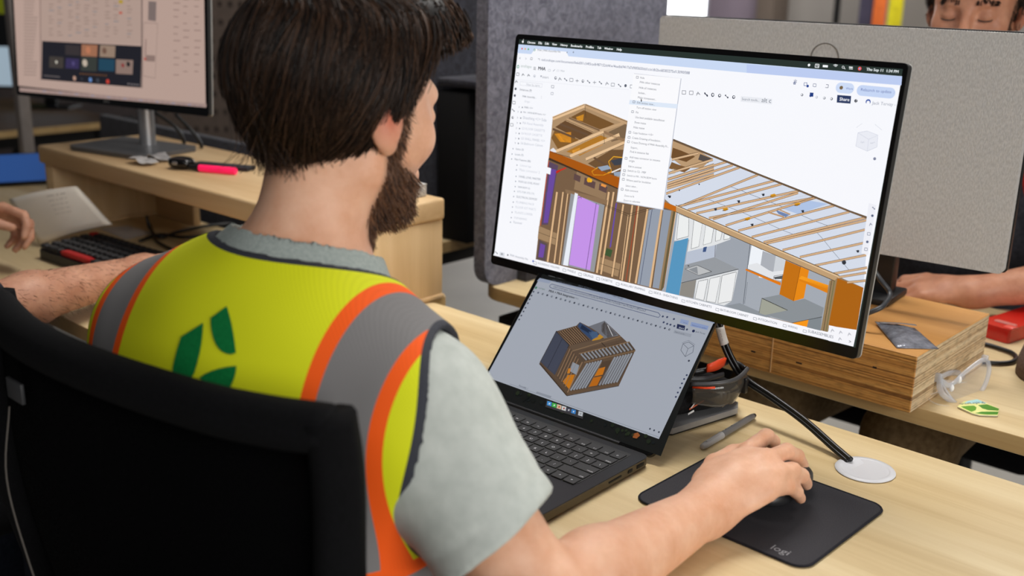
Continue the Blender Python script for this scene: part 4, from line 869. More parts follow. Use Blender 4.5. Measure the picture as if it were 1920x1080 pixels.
for q in (.46, .54):
    boxo('nose_pad', gp(q, -.02, -.003), (.003, .006, .012), M_GFR, sg, bev=.001)

# ------------------------------------------------------------------ monitor cables into the grommet
cpts = [pY(1345, 600, 1.275), pY(1356, 640, 1.28), pY(1374, 680, 1.285), pY(1398, 712, 1.288), pY(1448, 746, 1.285), pY(1508, 790, 1.275), pY(1560, 836, 1.262), V((-.532, 1.252, DZ+.004))]
cb = thing('cable_bundle', 'black monitor cables with a white tag running into the white grommet', 'cable', (-.532, 1.252, DZ))
sp = spline(cpts, 8)
top = [V((-.82, 1.30, .99)), V((-.79, 1.285, .93))]
full = spline(top+cpts, 8)
for i, (dx, dy) in enumerate(((-.0036, 0), (.0036, .001), (0, .0055))):
    bm = BM(); tube(bm, [p+V((dx*.75*(1-.3*j/len(full)), dy, dx*.5))-V((-.532, 1.252, DZ)) for j, p in enumerate(full)], .0031, 10); bobj('cable', bm, M_RUBBER, cb, True)
i0 = [j for j, p in enumerate(full) if p.z < .868][0]
seg_ = full[i0-1:i0+7]
bm = BM(); tube(bm, [p-V((-.532, 1.252, DZ))+V((0, .001, 0)) for p in seg_], .0064, 12); bobj('paper_tag', bm, mat('tag_white', (222, 218, 214), .6, var=0), cb, True)
S = Screen(Matrix(), .0); A, B = seg_[1]-V((-.532, 1.252, DZ)), seg_[-2]-V((-.532, 1.252, DZ)); dd = (B-A); nn = (V(CO)-seg_[3]).normalized(); sd = nn.cross(dd.normalized())
vs, fs, tw = text_mesh('-- --- --'); kk = dd.length*.95/tw
S.V = [tuple(A+nn*.0076+dd.normalized()*v.x*kk+sd*(v.y*kk-.0018)) for v in vs]; S.F = fs; S.C = [lin((90, 60, 60))]*len(fs); S.build(cb, M_INK, 'tag_print')

# ------------------------------------------------------------------ things on the timber block
BZ = DZ+.088
M_BAGG = mat('antistatic_film', (122, 124, 134), .25, .2, var=.25, scale=60, bump=.5, bdist=.004)
ba = [pz(1640, 604, BZ+.004), pz(1716, 609.5, BZ+.006), pz(1761, 649.5, BZ+.005), pz(1682, 649, BZ+.004)]
bag = thing('static_bag', 'crumpled grey anti static bag lying on the timber block', 'bag', (sum((p for p in ba), V())/4).to_2d().to_3d()+V((0, 0, BZ)))
b0 = bag.location
random.seed(9)
g = []
for i in range(13):
    row = []
    for j in range(13):
        u_, v_ = j/12, i/12
        p = ba[0].lerp(ba[1], u_).lerp(ba[3].lerp(ba[2], u_), v_)
        z = BZ+.0014+.008*math.sin(math.pi*u_)**.7*math.sin(math.pi*v_)**.7+random.uniform(-1, 1)*.0011*(0 < i < 12)*(0 < j < 12)+.004*(1-v_)*(1-u_)
        row.append(V((p.x, p.y, z))-b0)
    g.append(row)
sheet('film', g, M_BAGG, bag, .0008)
sheet('zip_seam', [[ba[0].lerp(ba[1], u_).lerp(ba[3].lerp(ba[2], u_), v_)*1-b0+V((0, 0, .0075*math.sin(math.pi*(u_*.9+.05))*v_*4*.5+.0035)) for u_ in np.linspace(.06, .94, 8)] for v_ in (.09, .16)], mat('zip_grey', (130, 132, 140), .3, var=0), bag, .0006)
# split line on the beam
boxo('seam', (-.772+.825, -.1441, .044), (.0022, .0006, .084), mat('pale_splinter', (206, 160, 108), .7, var=0), bt, bev=.0002)

# ------------------------------------------------------------------ silver monitor seen from behind
RY = .1
RF = Matrix.Translation((-1.11, 1.60, .921)) @ Matrix.Rotation(RY, 4, 'Z') @ Matrix(((1, 0, 0, 0), (0, 0, 1, 0), (0, 1, 0, 0), (0, 0, 0, 1)))   # x along, y up, z away from us
rm = thing('monitor', 'silver backed monitor seen from behind on the timber block', 'monitor', (-.80, 1.655, BZ), RY)
RI = (Matrix.Translation(rm.location) @ Matrix.Rotation(RY, 4, 'Z')).inverted()
def ridged():
    k = N('silver_ridged_back'); L = lin((178, 174, 168))
    mp = k.coord((520, 170, 520)); w = k.n('ShaderNodeTexNoise', Scale=1.0, Detail=1.0, Distortion=.3); k.l(mp, 'Vector', w, 'Vector')
    r = k.ramp(w, 'Fac', [(.35, lin((184, 182, 180))), (.65, lin((202, 200, 198)))]); k.l(r, 'Color', k.b, 'Base Color')
    k.b.inputs['Roughness'].default_value = .5; k.b.inputs['Metallic'].default_value = 0
    k.bump(w, 'Fac', .35, .0008); return k.m
def rput(o): o.matrix_local = RI @ RF; return o
rput(prismo('back_panel', rrect(.608, .352, .007, 5, .304, .176), 0, .018, ridged(), rm, bev=.0015))
rput(prismo('front_bezel', rrect(.611, .355, .006, 5, .3045, .176), .0182, .030, M_BLACK, rm, bev=.001))
rput(prismo('display', rrect(.598, .338, .002, 3, .3045, .178), .0302, .0306, mat('monitor_lit', (200, 210, 225), .3, emit=.5, var=0), rm))
bm = BM(); cx_, cy_ = .300, .300; outr = []
for q in range(48):
    a = 2*math.pi*q/48; outr.append(V((cx_+.0225*math.cos(a), cy_+.0225*math.sin(a), -.0002)))
tube(bm, outr+[outr[0]], .0011, 6, cap=False); rput(bobj('logo_ring', bm, mat('ring_grey', (118, 114, 110), .4, .3, var=0), rm, True))
bm = BM()
for q in range(150): box(bm, (.02+q*.0038, .3521, .008), (.0021, .0008, .004))
tag(rput(bobj('vent_slots', bm, mat('slot_dark', (30, 26, 24), .8, var=0), rm)), kind='stuff')
boxo('stand_column', (-.01, .055, .085), (.25, .03, .168), M_BLACK, rm, bev=.004)
boxo('stand_foot', (-.01, .05, .006), (.27, .10, .0115), M_BLACK, rm, bev=.003)
cbl = thing('power_cable', 'black cable looping beside the large monitor onto the timber block', 'cable', pz(1645, 582, BZ))
q0 = cbl.location
pp = [V((-.70, 1.60, BZ+.10)), pY(1649, 522, 1.575), pY(1668, 548, 1.575), pY(1662, 566, 1.555), pY(1640, 582, 1.53), V((-.70, 1.515, BZ+.0042)), V((-.80, 1.51, BZ+.0042))]
bm = BM(); tube(bm, [p-q0 for p in spline(pp, 8)], .004, 10); bobj('cord', bm, mat('cord_grey', (52, 54, 58), .4, var=0), cbl, True)

# ------------------------------------------------------------------ far desk, right end
def flatdecal(z): return Screen(Matrix.Translation((0, 0, z)))
st = thing('sticker', 'pale yellow leaf sticker lying under the clear glasses', 'sticker', pz(1840, 768, DZ))
k5 = cr(1730, 660, 8.306)
S = flatdecal(DZ+.0022)
S.poly([k5(*p) for p in ((540, 850), (760, 950), (880, 980), (1150, 990), (1170, 985), (1190, 880), (1000, 800), (850, 735), (640, 770), (600, 800))], (232, 232, 150)); S.up()
S.poly([k5(*p) for p in ((850, 735), (1000, 800), (640, 800), (700, 765))], (170, 220, 226)); S.up()
S.poly([k5(*p) for p in ((590, 850), (690, 840), (800, 835), (838, 865), (825, 905), (760, 932), (690, 900))], (92, 156, 26)); S.poly([k5(*p) for p in ((862, 828), (1000, 815), (1190, 885), (1175, 915), (1020, 905), (930, 880))], (78, 142, 34)); S.poly([k5(*p) for p in ((820, 952), (920, 930), (1180, 930), (1165, 975), (1000, 975), (900, 965))], (70, 140, 30))
S.text('Reframe', k5(935, 770), k5(560, 800), (24, 60, 70))
o = S.build(None, M_INKG, 'print'); o.parent = st; o.location = V((0, 0, DZ+.0022))-st.location
S2 = [S.q(*k5(*p)) for p in ((540, 850), (760, 950), (880, 980), (1150, 990), (1170, 985), (1190, 880), (1000, 800), (850, 735), (640, 770), (600, 800))]
bm = BM(); prism(bm, [(p.x-st.location.x, p.y-st.location.y) for p in S2], .0006, .0021); bobj('paper', bm, mat('sticker_back', (206, 204, 180), .5, var=0), st)
# clear safety glasses
cg = thing('safety_glasses', 'clear plastic safety glasses beside the leaf sticker on the far desk', 'glasses', (-.515, 1.60, DZ))
c0 = V(cg.location)
M_CLRF = lens_m('clear_plastic', (214, 218, 228), .42)
def g7(x, y, Y): return pY(*k5(x, y), Y)-c0
fr = [g7(1010, 130, 1.668), g7(1035, 260, 1.668), g7(1000, 430, 1.66), g7(920, 600, 1.645), g7(800, 720, 1.622), g7(640, 775, 1.594), g7(520, 800, 1.575), g7(430, 700, 1.566), g7(340, 570, 1.560), g7(260, 420, 1.556)]
bm = BM(); tube(bm, spline(fr, 6), .0022, 8, flat=1.6); bobj('rim', bm, M_CLRF, cg, True)
bm = BM(); tube(bm, spline([g7(260, 420, 1.556), g7(420, 520, 1.575), g7(620, 350, 1.61), g7(780, 220, 1.64), g7(920, 130, 1.664), g7(1010, 120, 1.668)], 6), .0026, 8, flat=1.7); bobj('brow_bar', bm, M_CLRF, cg, True)
lp = [p for p in fr[1:8]]; cen = sum(lp, V())/len(lp)
tb = [g7(1000, 140, 1.668), g7(780, 225, 1.64), g7(600, 360, 1.61), g7(430, 530, 1.58), g7(420, 690, 1.567)]
vs = fr+tb[::-1]; me_ = [tuple(p) for p in fr]+[tuple(p) for p in [g7(420, 520, 1.575), g7(620, 350, 1.61), g7(780, 220, 1.64), g7(920, 130, 1.664)]]
cen = sum((V(p) for p in me_), V())/len(me_)
pobj('lens', me_+[tuple(cen)], [(i, (i+1) % len(me_), len(me_)) for i in range(len(me_))], M_CLEAR, cg)
bm = BM(); tube(bm, spline([g7(260, 400, 1.556), g7(420, 330, 1.60), g7(560, 330, 1.645), g7(640, 420, 1.68)], 6), .0022, 8, flat=2.2); bobj('temple', bm, M_CLRF, cg, True)
bm = BM(); tube(bm, spline([g7(270, 420, 1.556), g7(265, 560, 1.553), g7(330, 680, 1.553), g7(500, 800, 1.566)], 6), .0024, 8, flat=2.0); bobj('side_shield', bm, M_CLRF, cg, True)
bm = BM(); tube(bm, spline([g7(290, 600, 1.553), g7(160, 650, 1.545), g7(60, 680, 1.542), g7(170, 790, 1.535), g7(420, 850, 1.545), g7(520, 830, 1.57)], 6), .0010, 8); bobj('lens_edge', bm, M_CLEAR, cg, True)
boxo('hinge', g7(970, 95, 1.672), (.010, .008, .010), M_CLRF, cg, bev=.002); boxo('hinge', g7(245, 400, 1.556), (.011, .008, .014), M_CLRF, cg, bev=.002)
for q in ((570, 430, 1.60), (450, 560, 1.578)):
    superell('nose_pad', (.004, .004, .006), mat('nose_pad_white', (240, 240, 242), .2, var=0), cg, e=2, seg=10, rings=8, loc=g7(*q))
# red plastic case
r1, r2 = pz(1829, 627.5, DZ), pz(1890, 645.5, DZ); ex = (r2-r1).normalized(); ey = V((-ex.y, ex.x, 0)); rw = (r2-r1).length
rcs = thing('red_case', 'glossy red plastic case with a slot at the far desk end', 'case', r1, math.atan2(ex.y, ex.x))
M_RED = mat('red_plastic', (205, 26, 20), .22, var=0, coat=.3)
prismo('shell', rrect(rw, .17, .006, 5, rw/2, .085), .0005, .026, M_RED, rcs, bev=.0045, seg=3)
prismo('slot', rrect(.040, .014, .006, 5, rw*.58, .030), .0255, .0268, mat('slot_pink', (196, 120, 112), .4, var=0), rcs)
boxo('latch', (rw*.86, .016, .0255), (.018, .02, .004), mat('red_light', (232, 90, 78), .3, var=0), rcs, bev=.0015)
# brown cap and its cord
cap = thing('cap', 'brown cloth cap lying at the right end of the far desk', 'cap', (-.40, 1.80, DZ), math.pi/2)
superell('crown', (.09, .10, .10), fabric('cap_cloth', (84, 68, 64), (112, 94, 88), 250), cap, e=2.3, loc=(0, 0, .002), flatb=1.0)
sheet('brim', [[V((.09*math.cos(a)*r, -.10*math.sin(a)*r-.01, .016-.05*(r-1))) for a in np.linspace(.25, math.pi-.25, 14)] for r in (.92, 1.1, 1.28)], fabric('cap_brim', (70, 56, 52), (94, 78, 74), 250), cap, .002)
cd = thing('cord_loop', 'black cord loop between the red case and timber block', 'cord', pz(1860, 665, DZ))
pp = [pz(1822, 641.5, DZ+.004), pz(1850, 646, DZ+.004), pz(1880, 655, DZ+.004), pz(1900, 663, DZ+.004), pz(1905, 673, DZ+.004), pz(1890, 680, DZ+.004), pz(1855, 680, DZ+.004), pz(1819, 674, DZ+.004)]
pp = [V((-.64, 1.87, DZ+.004))]+pp+[V((-.62, 1.785, DZ+.004))]
bm = BM(); tube(bm, [p-V(cd.location) for p in spline(pp, 8)], .0036, 10); bobj('cord', bm, M_RUBBER, cd, True)
# ------------------------------------------------------------------ people: smooth implicit bodies turned into one continuous skin
VOX = 1.0
def vlen(a): return np.sqrt((a*a).sum(-1))
def cone(P, a, b, ra, rb):
    a = np.asarray(a, np.float32); b = np.asarray(b, np.float32); d = b-a
    t = np.clip(((P-a)@d)/float(d@d), 0, 1)
    return vlen(P-a-t[:, None]*d)-(ra+(rb-ra)*t)
def ell(P, c, r, A=None):
    Q = P-np.asarray(c, np.float32)
    if A is not None: Q = Q@np.asarray(A, np.float32).T
    r = np.asarray(r, np.float32); k0 = vlen(Q/r); k1 = vlen(Q/(r*r))
    return k0*(k0-1)/np.maximum(k1, 1e-6)
def smin(a, b, k):
    h = np.maximum(k-np.abs(a-b), 0)/k
    return np.minimum(a, b)-h*h*k*.25
def smax(a, b, k): return -smin(-a, -b, k)
def wob(P, f, seed):
    r = np.random.default_rng(seed); o = 0
    for i in range(5):
        d = r.normal(size=3); d = (d/np.linalg.norm(d)*f*r.uniform(.6, 1.6)).astype(np.float32); o = o+np.sin(P@d+r.uniform(0, 6.28))
    return o/5
def sdf_mesh(fn, lo, hi, h, c=4):
    h *= VOX
    lo = np.asarray(lo, np.float64); n = (np.ceil((np.asarray(hi)-lo)/h/c).astype(int)+1)
    def ev(P):
        return np.concatenate([fn(P[i:i+400000].astype(np.float32)) for i in range(0, len(P), 400000)]).astype(np.float32)
    gi = np.stack(np.meshgrid(*[np.arange(k) for k in n], indexing='ij'), -1).reshape(-1, 3)
    dc = ev(lo+(gi*c+(c-1)/2)*h)
    D = np.repeat(np.repeat(np.repeat(dc.reshape(n), c, 0), c, 1), c, 2)
    near = gi[np.abs(dc) < h*c*1.35]
    off = np.stack(np.meshgrid(*[np.arange(c)]*3, indexing='ij'), -1).reshape(-1, 3)
    fi = (near[:, None, :]*c+off[None]).reshape(-1, 3)
    D[fi[:, 0], fi[:, 1], fi[:, 2]] = ev(lo+fi*h)
    # surface nets on the cells of the near blocks
    N_ = np.array(D.shape); S_ = D < 0
    cs = np.zeros(tuple(N_-1), np.uint8)
    for dx in (0, 1):
        for dy in (0, 1):
            for dz in (0, 1): cs += S_[dx:N_[0]-1+dx, dy:N_[1]-1+dy, dz:N_[2]-1+dz]
    act = np.argwhere((cs > 0) & (cs < 8))
    idx = np.full(tuple(N_-1), -1, np.int32); idx[act[:, 0], act[:, 1], act[:, 2]] = np.arange(len(act))
    acc = np.zeros((len(act), 3)); cnt = np.zeros(len(act))
    cor = [(0, 0, 0), (1, 0, 0), (0, 1, 0), (1, 1, 0), (0, 0, 1), (1, 0, 1), (0, 1, 1), (1, 1, 1)]
    val = np.stack([D[act[:, 0]+a, act[:, 1]+b, act[:, 2]+d] for a, b, d in cor], 1)
    for a, b in ((0, 1), (2, 3), (4, 5), (6, 7), (0, 2), (1, 3), (4, 6), (5, 7), (0, 4), (1, 5), (2, 6), (3, 7)):
        va, vb = val[:, a], val[:, b]; m = (va < 0) != (vb < 0)
        t = np.where(m, va/np.where(m, va-vb, 1), 0)
        p = np.array(cor[a])+t[:, None]*(np.array(cor[b])-np.array(cor[a]))
        acc[m] += p[m]; cnt[m] += 1
    verts = lo+(act+acc/cnt[:, None])*h
    faces = []
    for ax in range(3):
        o1, o2 = [(1, 2), (2, 0), (0, 1)][ax]
        sl0 = [slice(None)]*3; sl1 = [slice(None)]*3; sl0[ax] = slice(0, -1); sl1[ax] = slice(1, None)
        a, b = S_[tuple(sl0)], S_[tuple(sl1)]
        for sgn, mask in ((0, a & ~b), (1, ~a & b)):
            e = np.argwhere(mask); e = e[(e[:, o1] > 0) & (e[:, o2] > 0) & (e[:, o1] < N_[o1]-1) & (e[:, o2] < N_[o2]-1)]
            if not len(e): continue
            q = []
            for u_, v_ in ((0, 0), (1, 0), (1, 1), (0, 1)):
                w = e.copy(); w[:, o1] -= 1-u_; w[:, o2] -= 1-v_; q.append(idx[w[:, 0], w[:, 1], w[:, 2]])
            q = np.stack(q, 1); faces.append(q if sgn == 0 else q[:, ::-1])
    F_ = np.concatenate(faces); F_ = F_[(F_ >= 0).all(1)]
    return verts, F_
def relax(v, f, it=3, w=.5):
    e = np.concatenate([f[:, [0, 1]], f[:, [1, 2]], f[:, [2, 3]], f[:, [3, 0]]]); v = np.array(v, float)
    for _ in range(it):
        acc = np.zeros_like(v); cnt = np.zeros(len(v))
        for k in range(3): acc[:, k] = np.bincount(e[:, 0], v[e[:, 1], k], len(v))+np.bincount(e[:, 1], v[e[:, 0], k], len(v))
        cnt = np.bincount(e[:, 0], minlength=len(v))+np.bincount(e[:, 1], minlength=len(v))
        v = v+(acc/np.maximum(cnt, 1)[:, None]-v)*w
    return v
def npmesh(name, verts, faces, m, parent=None, attrs=None, smooth=True):
    me = bpy.data.meshes.new(name); k = faces.shape[1]
    me.vertices.add(len(verts)); me.vertices.foreach_set('co', np.asarray(verts, np.float32).ravel())
    me.loops.add(faces.size); me.loops.foreach_set('vertex_index', faces.astype(np.int32).ravel())
    me.polygons.add(len(faces)); me.polygons.foreach_set('loop_start', np.arange(0, faces.size, k, dtype=np.int32))
    try: me.polygons.foreach_set('loop_total', np.full(len(faces), k, np.int32))
    except Exception: pass
    me.update(); me.validate()
    for nm, v in (attrs or {}).items():
        at = me.attributes.new(nm, 'FLOAT', 'POINT'); at.data.foreach_set('value', np.asarray(v, np.float32))
    o = link(name, me, m, parent, smooth)
    return o
def onb(fwd, up=(0, 0, 1)):
    f = np.array(fwd, float); f /= np.linalg.norm(f); r = np.cross(f, up); r /= np.linalg.norm(r); u = np.cross(r, f)
    return np.stack([r, f, u])           # rows: right, forward, up
def hand_joints(W, d, n, right, curls, spread=1.0, thumb=None):
    """five finger chains; d to the fingertips, n out of the back of the hand, curls = bends in radians for the four fingers"""
    d = np.array(d, float); d /= np.linalg.norm(d); n = np.array(n, float); n -= d*(n@d); n /= np.linalg.norm(n)
    s = np.cross(d, n)*(-1 if right else 1)        # towards the thumb
    W = np.array(W, float); out = []
    spec = [(.094, .026, (.045, .026, .022), .10), (.097, .005, (.050, .030, .023), .02), (.090, -.016, (.045, .028, .022), -.06), (.080, -.034, (.034, .021, .019), -.16)]
    for (l, o, seg, sp), cu in zip(spec, curls):
        p = W+d*l+s*o; ch = [W+d*.02+s*o*.5, p]; ang = 0
        q = d+s*sp*spread; q /= np.linalg.norm(q)
        for L, c_ in zip(seg, cu):
            ang += c_; v = q*math.cos(ang)-n*math.sin(ang); p = p+v*L; ch.append(p)
        out.append(ch)
    if thumb is None: thumb = [(.55, .65, -.25), (.85, .35, -.2), (.95, .1, -.15)]
    p = W+d*.022+s*.022-n*.006; ch = [W+d*.01, p]
    for L, (a, b, c_) in zip((.043, .033, .026), thumb):
        v = d*a+s*b+n*c_; p = p+v/np.linalg.norm(v)*L; ch.append(p)
    out.append(ch); return out, (W, d, n, s)
def hand_sdf(P, joints, fr):
    W, d, n, s = fr; D = None
    A = np.stack([d, s, n])
    D = ell(P, W+d*.056+s*-.003, (.050, .040, .0135), A)
    D = smin(D, cone(P, W-d*.01, W+d*.045, .0235, .020), .03)
    for i, ch in enumerate(joints):
        rr = [.0105, .0105, .0094, .0086, .0074] if i < 4 else [.016, .0155, .012, .0108, .0085]
        if i == 3: rr = [x*.88 for x in rr]
        f = None
        for k in range(len(ch)-1):
            q = cone(P, ch[k], ch[k+1], rr[k], rr[k+1]); f = q if f is None else smin(f, q, .004)
            if k == 0: f0 = f
        D = smin(D, f, .009 if i < 4 else .016)
    return D
def head_sdf(P, c, A, feat=True):
    """A rows right/forward/up"""
    Q = ((P-np.asarray(c, np.float32))@np.asarray(A, np.float32).T).astype(np.float32)
    X = np.abs(Q[:, 0]); M_ = np.stack([X, Q[:, 1], Q[:, 2]], 1)
    D = ell(Q, (0, -.014, .032), (.076, .097, .086))
    D = smin(D, ell(Q, (0, .037, -.028), (.056, .055, .080)), .04)
    D = smin(D, cone(M_, (.048, -.002, -.058), (.016, .066, -.092), .020, .019), .03)
    D = smin(D, ell(Q, (0, .076, -.094), (.021, .018, .017)), .02)
    D = smin(D, ell(M_, (.042, .062, -.022), (.020, .018, .018)), .03)
    D = smin(D, cone(Q, (-.032, .082, .026), (.032, .082, .026), .011, .011), .018)
    D = smax(D, -ell(M_, (.032, .100, .003), (.019, .017, .012)), .012)
    D = smin(D, ell(M_, (.032, .0805, .003), (.0145, .0125, .0125)), .004)
    D = smin(D, cone(Q, (0, .094, .012), (0, .112, -.028), .008, .011), .012)
    D = smin(D, ell(M_, (.010, .100, -.032), (.009, .011, .008)), .008)
    D = smin(D, cone(Q, (-.018, .088, -.060), (.018, .088, -.060), .009, .009), .010)
    D = smin(D, cone(Q, (-.016, .086, -.071), (.016, .086, -.071), .009, .009), .008)
    # ears: rim, bowl and lobe
    e = ell(M_, (.081, -.010, -.002), (.0085, .0185, .032), onb((.35, 1, -.15)))
    e = smax(e, -ell(M_, (.091, -.004, .002), (.0075, .0105, .018)), .006)
    e = smin(e, ell(M_, (.077, -.002, -.030), (.006, .009, .010)), .010)
    return smin(D, e, .008)
def skin_mat(name, c, c2, red=(198, 92, 70)):
    k = N(name)
    mp = k.coord((28, 28, 28)); n1 = k.n('ShaderNodeTexNoise', Scale=1.0, Detail=6, Roughness=.65); k.l(mp, 'Vector', n1, 'Vector')
    r = k.ramp(n1, 'Fac', [(.3, lin(c)), (.7, lin(c2))])
    a = k.n('ShaderNodeAttribute', attribute_name='flush'); b = k.n('ShaderNodeAttribute', attribute_name='beard')
    m1 = k.n('ShaderNodeMixRGB'); k.l(a, 'Fac', m1, 'Fac'); k.l(r, 'Color', m1, 'Color1'); m1.inputs['Color2'].default_value = lin(red)
    m2 = k.n('ShaderNodeMixRGB'); k.l(b, 'Fac', m2, 'Fac'); k.l(m1, 'Color', m2, 'Color1'); m2.inputs['Color2'].default_value = lin((70, 48, 36))
    k.l(m2, 'Color', k.b, 'Base Color'); k.b.inputs['Roughness'].default_value = .48; k.b.inputs['Specular IOR Level'].default_value = .35
    k.b.inputs['Subsurface Weight'].default_value = .12; k.b.inputs['Subsurface Radius'].default_value = (.010, .004, .002); k.b.inputs['Subsurface Scale'].default_value = .5
    mp2 = k.coord((420, 420, 420)); n2 = k.n('ShaderNodeTexNoise', Scale=1.0, Detail=3); k.l(mp2, 'Vector', n2, 'Vector'); k.bump(n2, 'Fac', .12, .0008)
    return k.m
def strands(name, seeds, parent, m, width=.0009, cols=((26, 18, 13), (66, 46, 32))):
    """seeds: list of polylines; three-sided tapered strands in one mesh"""
    vs = []; fs = []; ink = []; r = np.random.default_rng(3)
    ca, cb = np.array(lin(cols[0])), np.array(lin(cols[1]))
    for pl in seeds:
        pl = np.asarray(pl); n = len(pl); b = len(vs)
        t = np.gradient(pl, axis=0); t /= np.linalg.norm(t, axis=1)[:, None]+1e-9
        a = np.cross(t, r.normal(size=3)); a /= np.linalg.norm(a, axis=1)[:, None]+1e-9; bb = np.cross(t, a)
        w = width*r.uniform(.6, 1.3)*np.linspace(1, .25, n)
        for i in range(n):
            for k in range(3):
                an = 2.094*k; vs.append(pl[i]+(a[i]*math.cos(an)+bb[i]*math.sin(an))*w[i])
        for i in range(n-1):
            for k in range(3): fs.append((b+i*3+k, b+i*3+(k+1) % 3, b+i*3+3+(k+1) % 3, b+i*3+3+k))
        ink += [ca+(cb-ca)*r.uniform(0, 1)**1.6]*(3*n)
    vs = np.array(vs); fs = np.array(fs)
    o = npmesh(name, vs, fs, m, parent)
    at = o.data.attributes.new('ink', 'FLOAT_COLOR', 'POINT'); at.data.foreach_set('color', np.array(ink, np.float32).ravel())
    return o
def hair_mat(name, rough=.38):
    k = N(name); a = k.n('ShaderNodeAttribute', attribute_name='ink'); k.l(a, 'Color', k.b, 'Base Color')
    k.b.inputs['Roughness'].default_value = rough; k.b.inputs['Specular IOR Level'].default_value = .3; return k.m
M_HAIR = hair_mat('hair_strands'); M_HAIRB = mat('hair_base', (20, 14, 11), .6, var=.2, scale=200)
def cloth(name, ca, cb, sc=160, bump=.25, rough=.9):
    k = N(name); mp = k.coord((sc, sc, sc)); n1 = k.n('ShaderNodeTexNoise', Scale=1.0, Detail=4); k.l(mp, 'Vector', n1, 'Vector')
    r = k.ramp(n1, 'Fac', [(.3, lin(ca)), (.7, lin(cb))]); k.l(r, 'Color', k.b, 'Base Color'); k.b.inputs['Roughness'].default_value = rough; k.b.inputs['Specular IOR Level'].default_value = .2
    k.bump(n1, 'Fac', bump, .0008); return k.m

class Person:
    def __init__(s, label, base, head_c, head_f, neck, shoulders, elbows, wrists, hands, chest, belly, pelvis, knees, ankles, skin, build=1.0):
        s.root = thing('person', label, 'person', base); s.o = np.array(base, float)
        s.hc, s.HA = np.array(head_c, float), onb(head_f); s.neck = np.array(neck, float)
        s.sh, s.el, s.wr = [np.array(v, float) for v in shoulders], [np.array(v, float) for v in elbows], [np.array(v, float) for v in wrists]
        s.hands = hands; s.chest, s.belly, s.pelvis = chest, belly, pelvis; s.kn, s.an = knees, ankles; s.skin = skin; s.b = build
        R_ = s.sh[0]-s.sh[1]; s.TA = np.stack([R_/np.linalg.norm(R_), np.cross((0, 0, 1), R_/np.linalg.norm(R_)), np.array([0, 0, 1.])])
        s.TA[1] = np.cross([0, 0, 1], s.TA[0]); s.TA[1] /= np.linalg.norm(s.TA[1]); s.TA[2] = np.cross(s.TA[0], s.TA[1])
    def torso(s, P):
        b = s.b
        D = ell(P, s.chest, (.172*b, .112*b, .20), s.TA)
        D = smin(D, ell(P, s.belly, (.155*b, .118*b, .17), s.TA), .12)
        D = smin(D, ell(P, s.pelvis, (.172*b, .135*b, .12), s.TA), .1)
        D = smin(D, cone(P, s.sh[1], s.sh[0], .062*b, .062*b), .07)
        for q in s.sh: D = smin(D, cone(P, s.neck+np.array([0, 0, -.024]), q+np.array([0, 0, .010]), .040, .044), .04)
        return D
    def arms(s, P, up=1.0, only_upper=False, fat=0, sides=(0, 1)):
        D = None
        for i in sides:
            q = cone(P, s.sh[i], s.el[i], .052*s.b*up+fat, .042*up+fat)
            if not only_upper:
                m = s.el[i]+(s.wr[i]-s.el[i])*.28
                q = smin(q, cone(P, s.el[i], m, .041, .043), .02); q = smin(q, cone(P, m, s.wr[i], .043, .027), .02)
                j, fr = s.hands[i]; q = smin(q, hand_sdf(P, j, fr), .02)
            D = q if D is None else np.minimum(D, q)
        return D
    def legs(s, P, fat=0):
        D = None
        for i in (0, 1):
            hip = np.asarray(s.pelvis)+s.TA[0]*(.09 if i == 0 else -.09)
            q = smin(cone(P, hip, s.kn[i], .085+fat, .062+fat), cone(P, s.kn[i], s.an[i], .058+fat, .042+fat*1.6), .03)
            D = q if D is None else np.minimum(D, q)
        return D
    def body(s, P):
        D = smin(head_sdf(P, s.hc, s.HA), cone(P, s.hc-s.HA[2]*.055-s.HA[1]*.018, s.neck, .054, .060), .03)
        D = smin(D, s.torso(P), .05)
        D = smin(D, s.arms(P), .035)
        D = smin(D, s.legs(P), .06)
        for i in (0, 1):
            a = np.array(s.an[i], float); D = smin(D, cone(P, a+[0, 0, -.03], a+s.TA[1]*.14+[0, 0, -.045], .035, .030), .03)
        return D
    def make(s, lo, hi, h):
        v, f = sdf_mesh(s.body, lo, hi, h)
        Q = (v-s.hc)@s.HA.T
        ear = np.clip(1.1-vlen((np.stack([np.abs(Q[:, 0]), Q[:, 1], Q[:, 2]], 1)-np.array([.085, -.012, .0]))/np.array([.014, .026, .038])), 0, 1)
        s.Q = Q; s.v = v; s.f = f
        bd = np.zeros(len(v))
        s.bo = npmesh('body', v-s.o, f, s.skin, s.root, {'flush': ear*.8, 'beard': s.beardmask(Q)})
        return s.bo
    def beardmask(s, Q):
        x, y, z = np.abs(Q[:, 0]), Q[:, 1], Q[:, 2]
        low = np.clip((-.045-z+.35*np.clip(.05-y, -.03, .05))/.02, 0, 1)*np.clip((y-.0)/.02, 0, 1)*np.clip((z+.135)/.01, 0, 1)
        sb = np.clip((.018-np.abs(y-.018))/.012, 0, 1)*np.clip((.03-z)/.02, 0, 1)*(x > .045)*np.clip((z+.12)/.01, 0, 1)
        return np.maximum(low, sb)*.85*(vlen(Q) < .17)

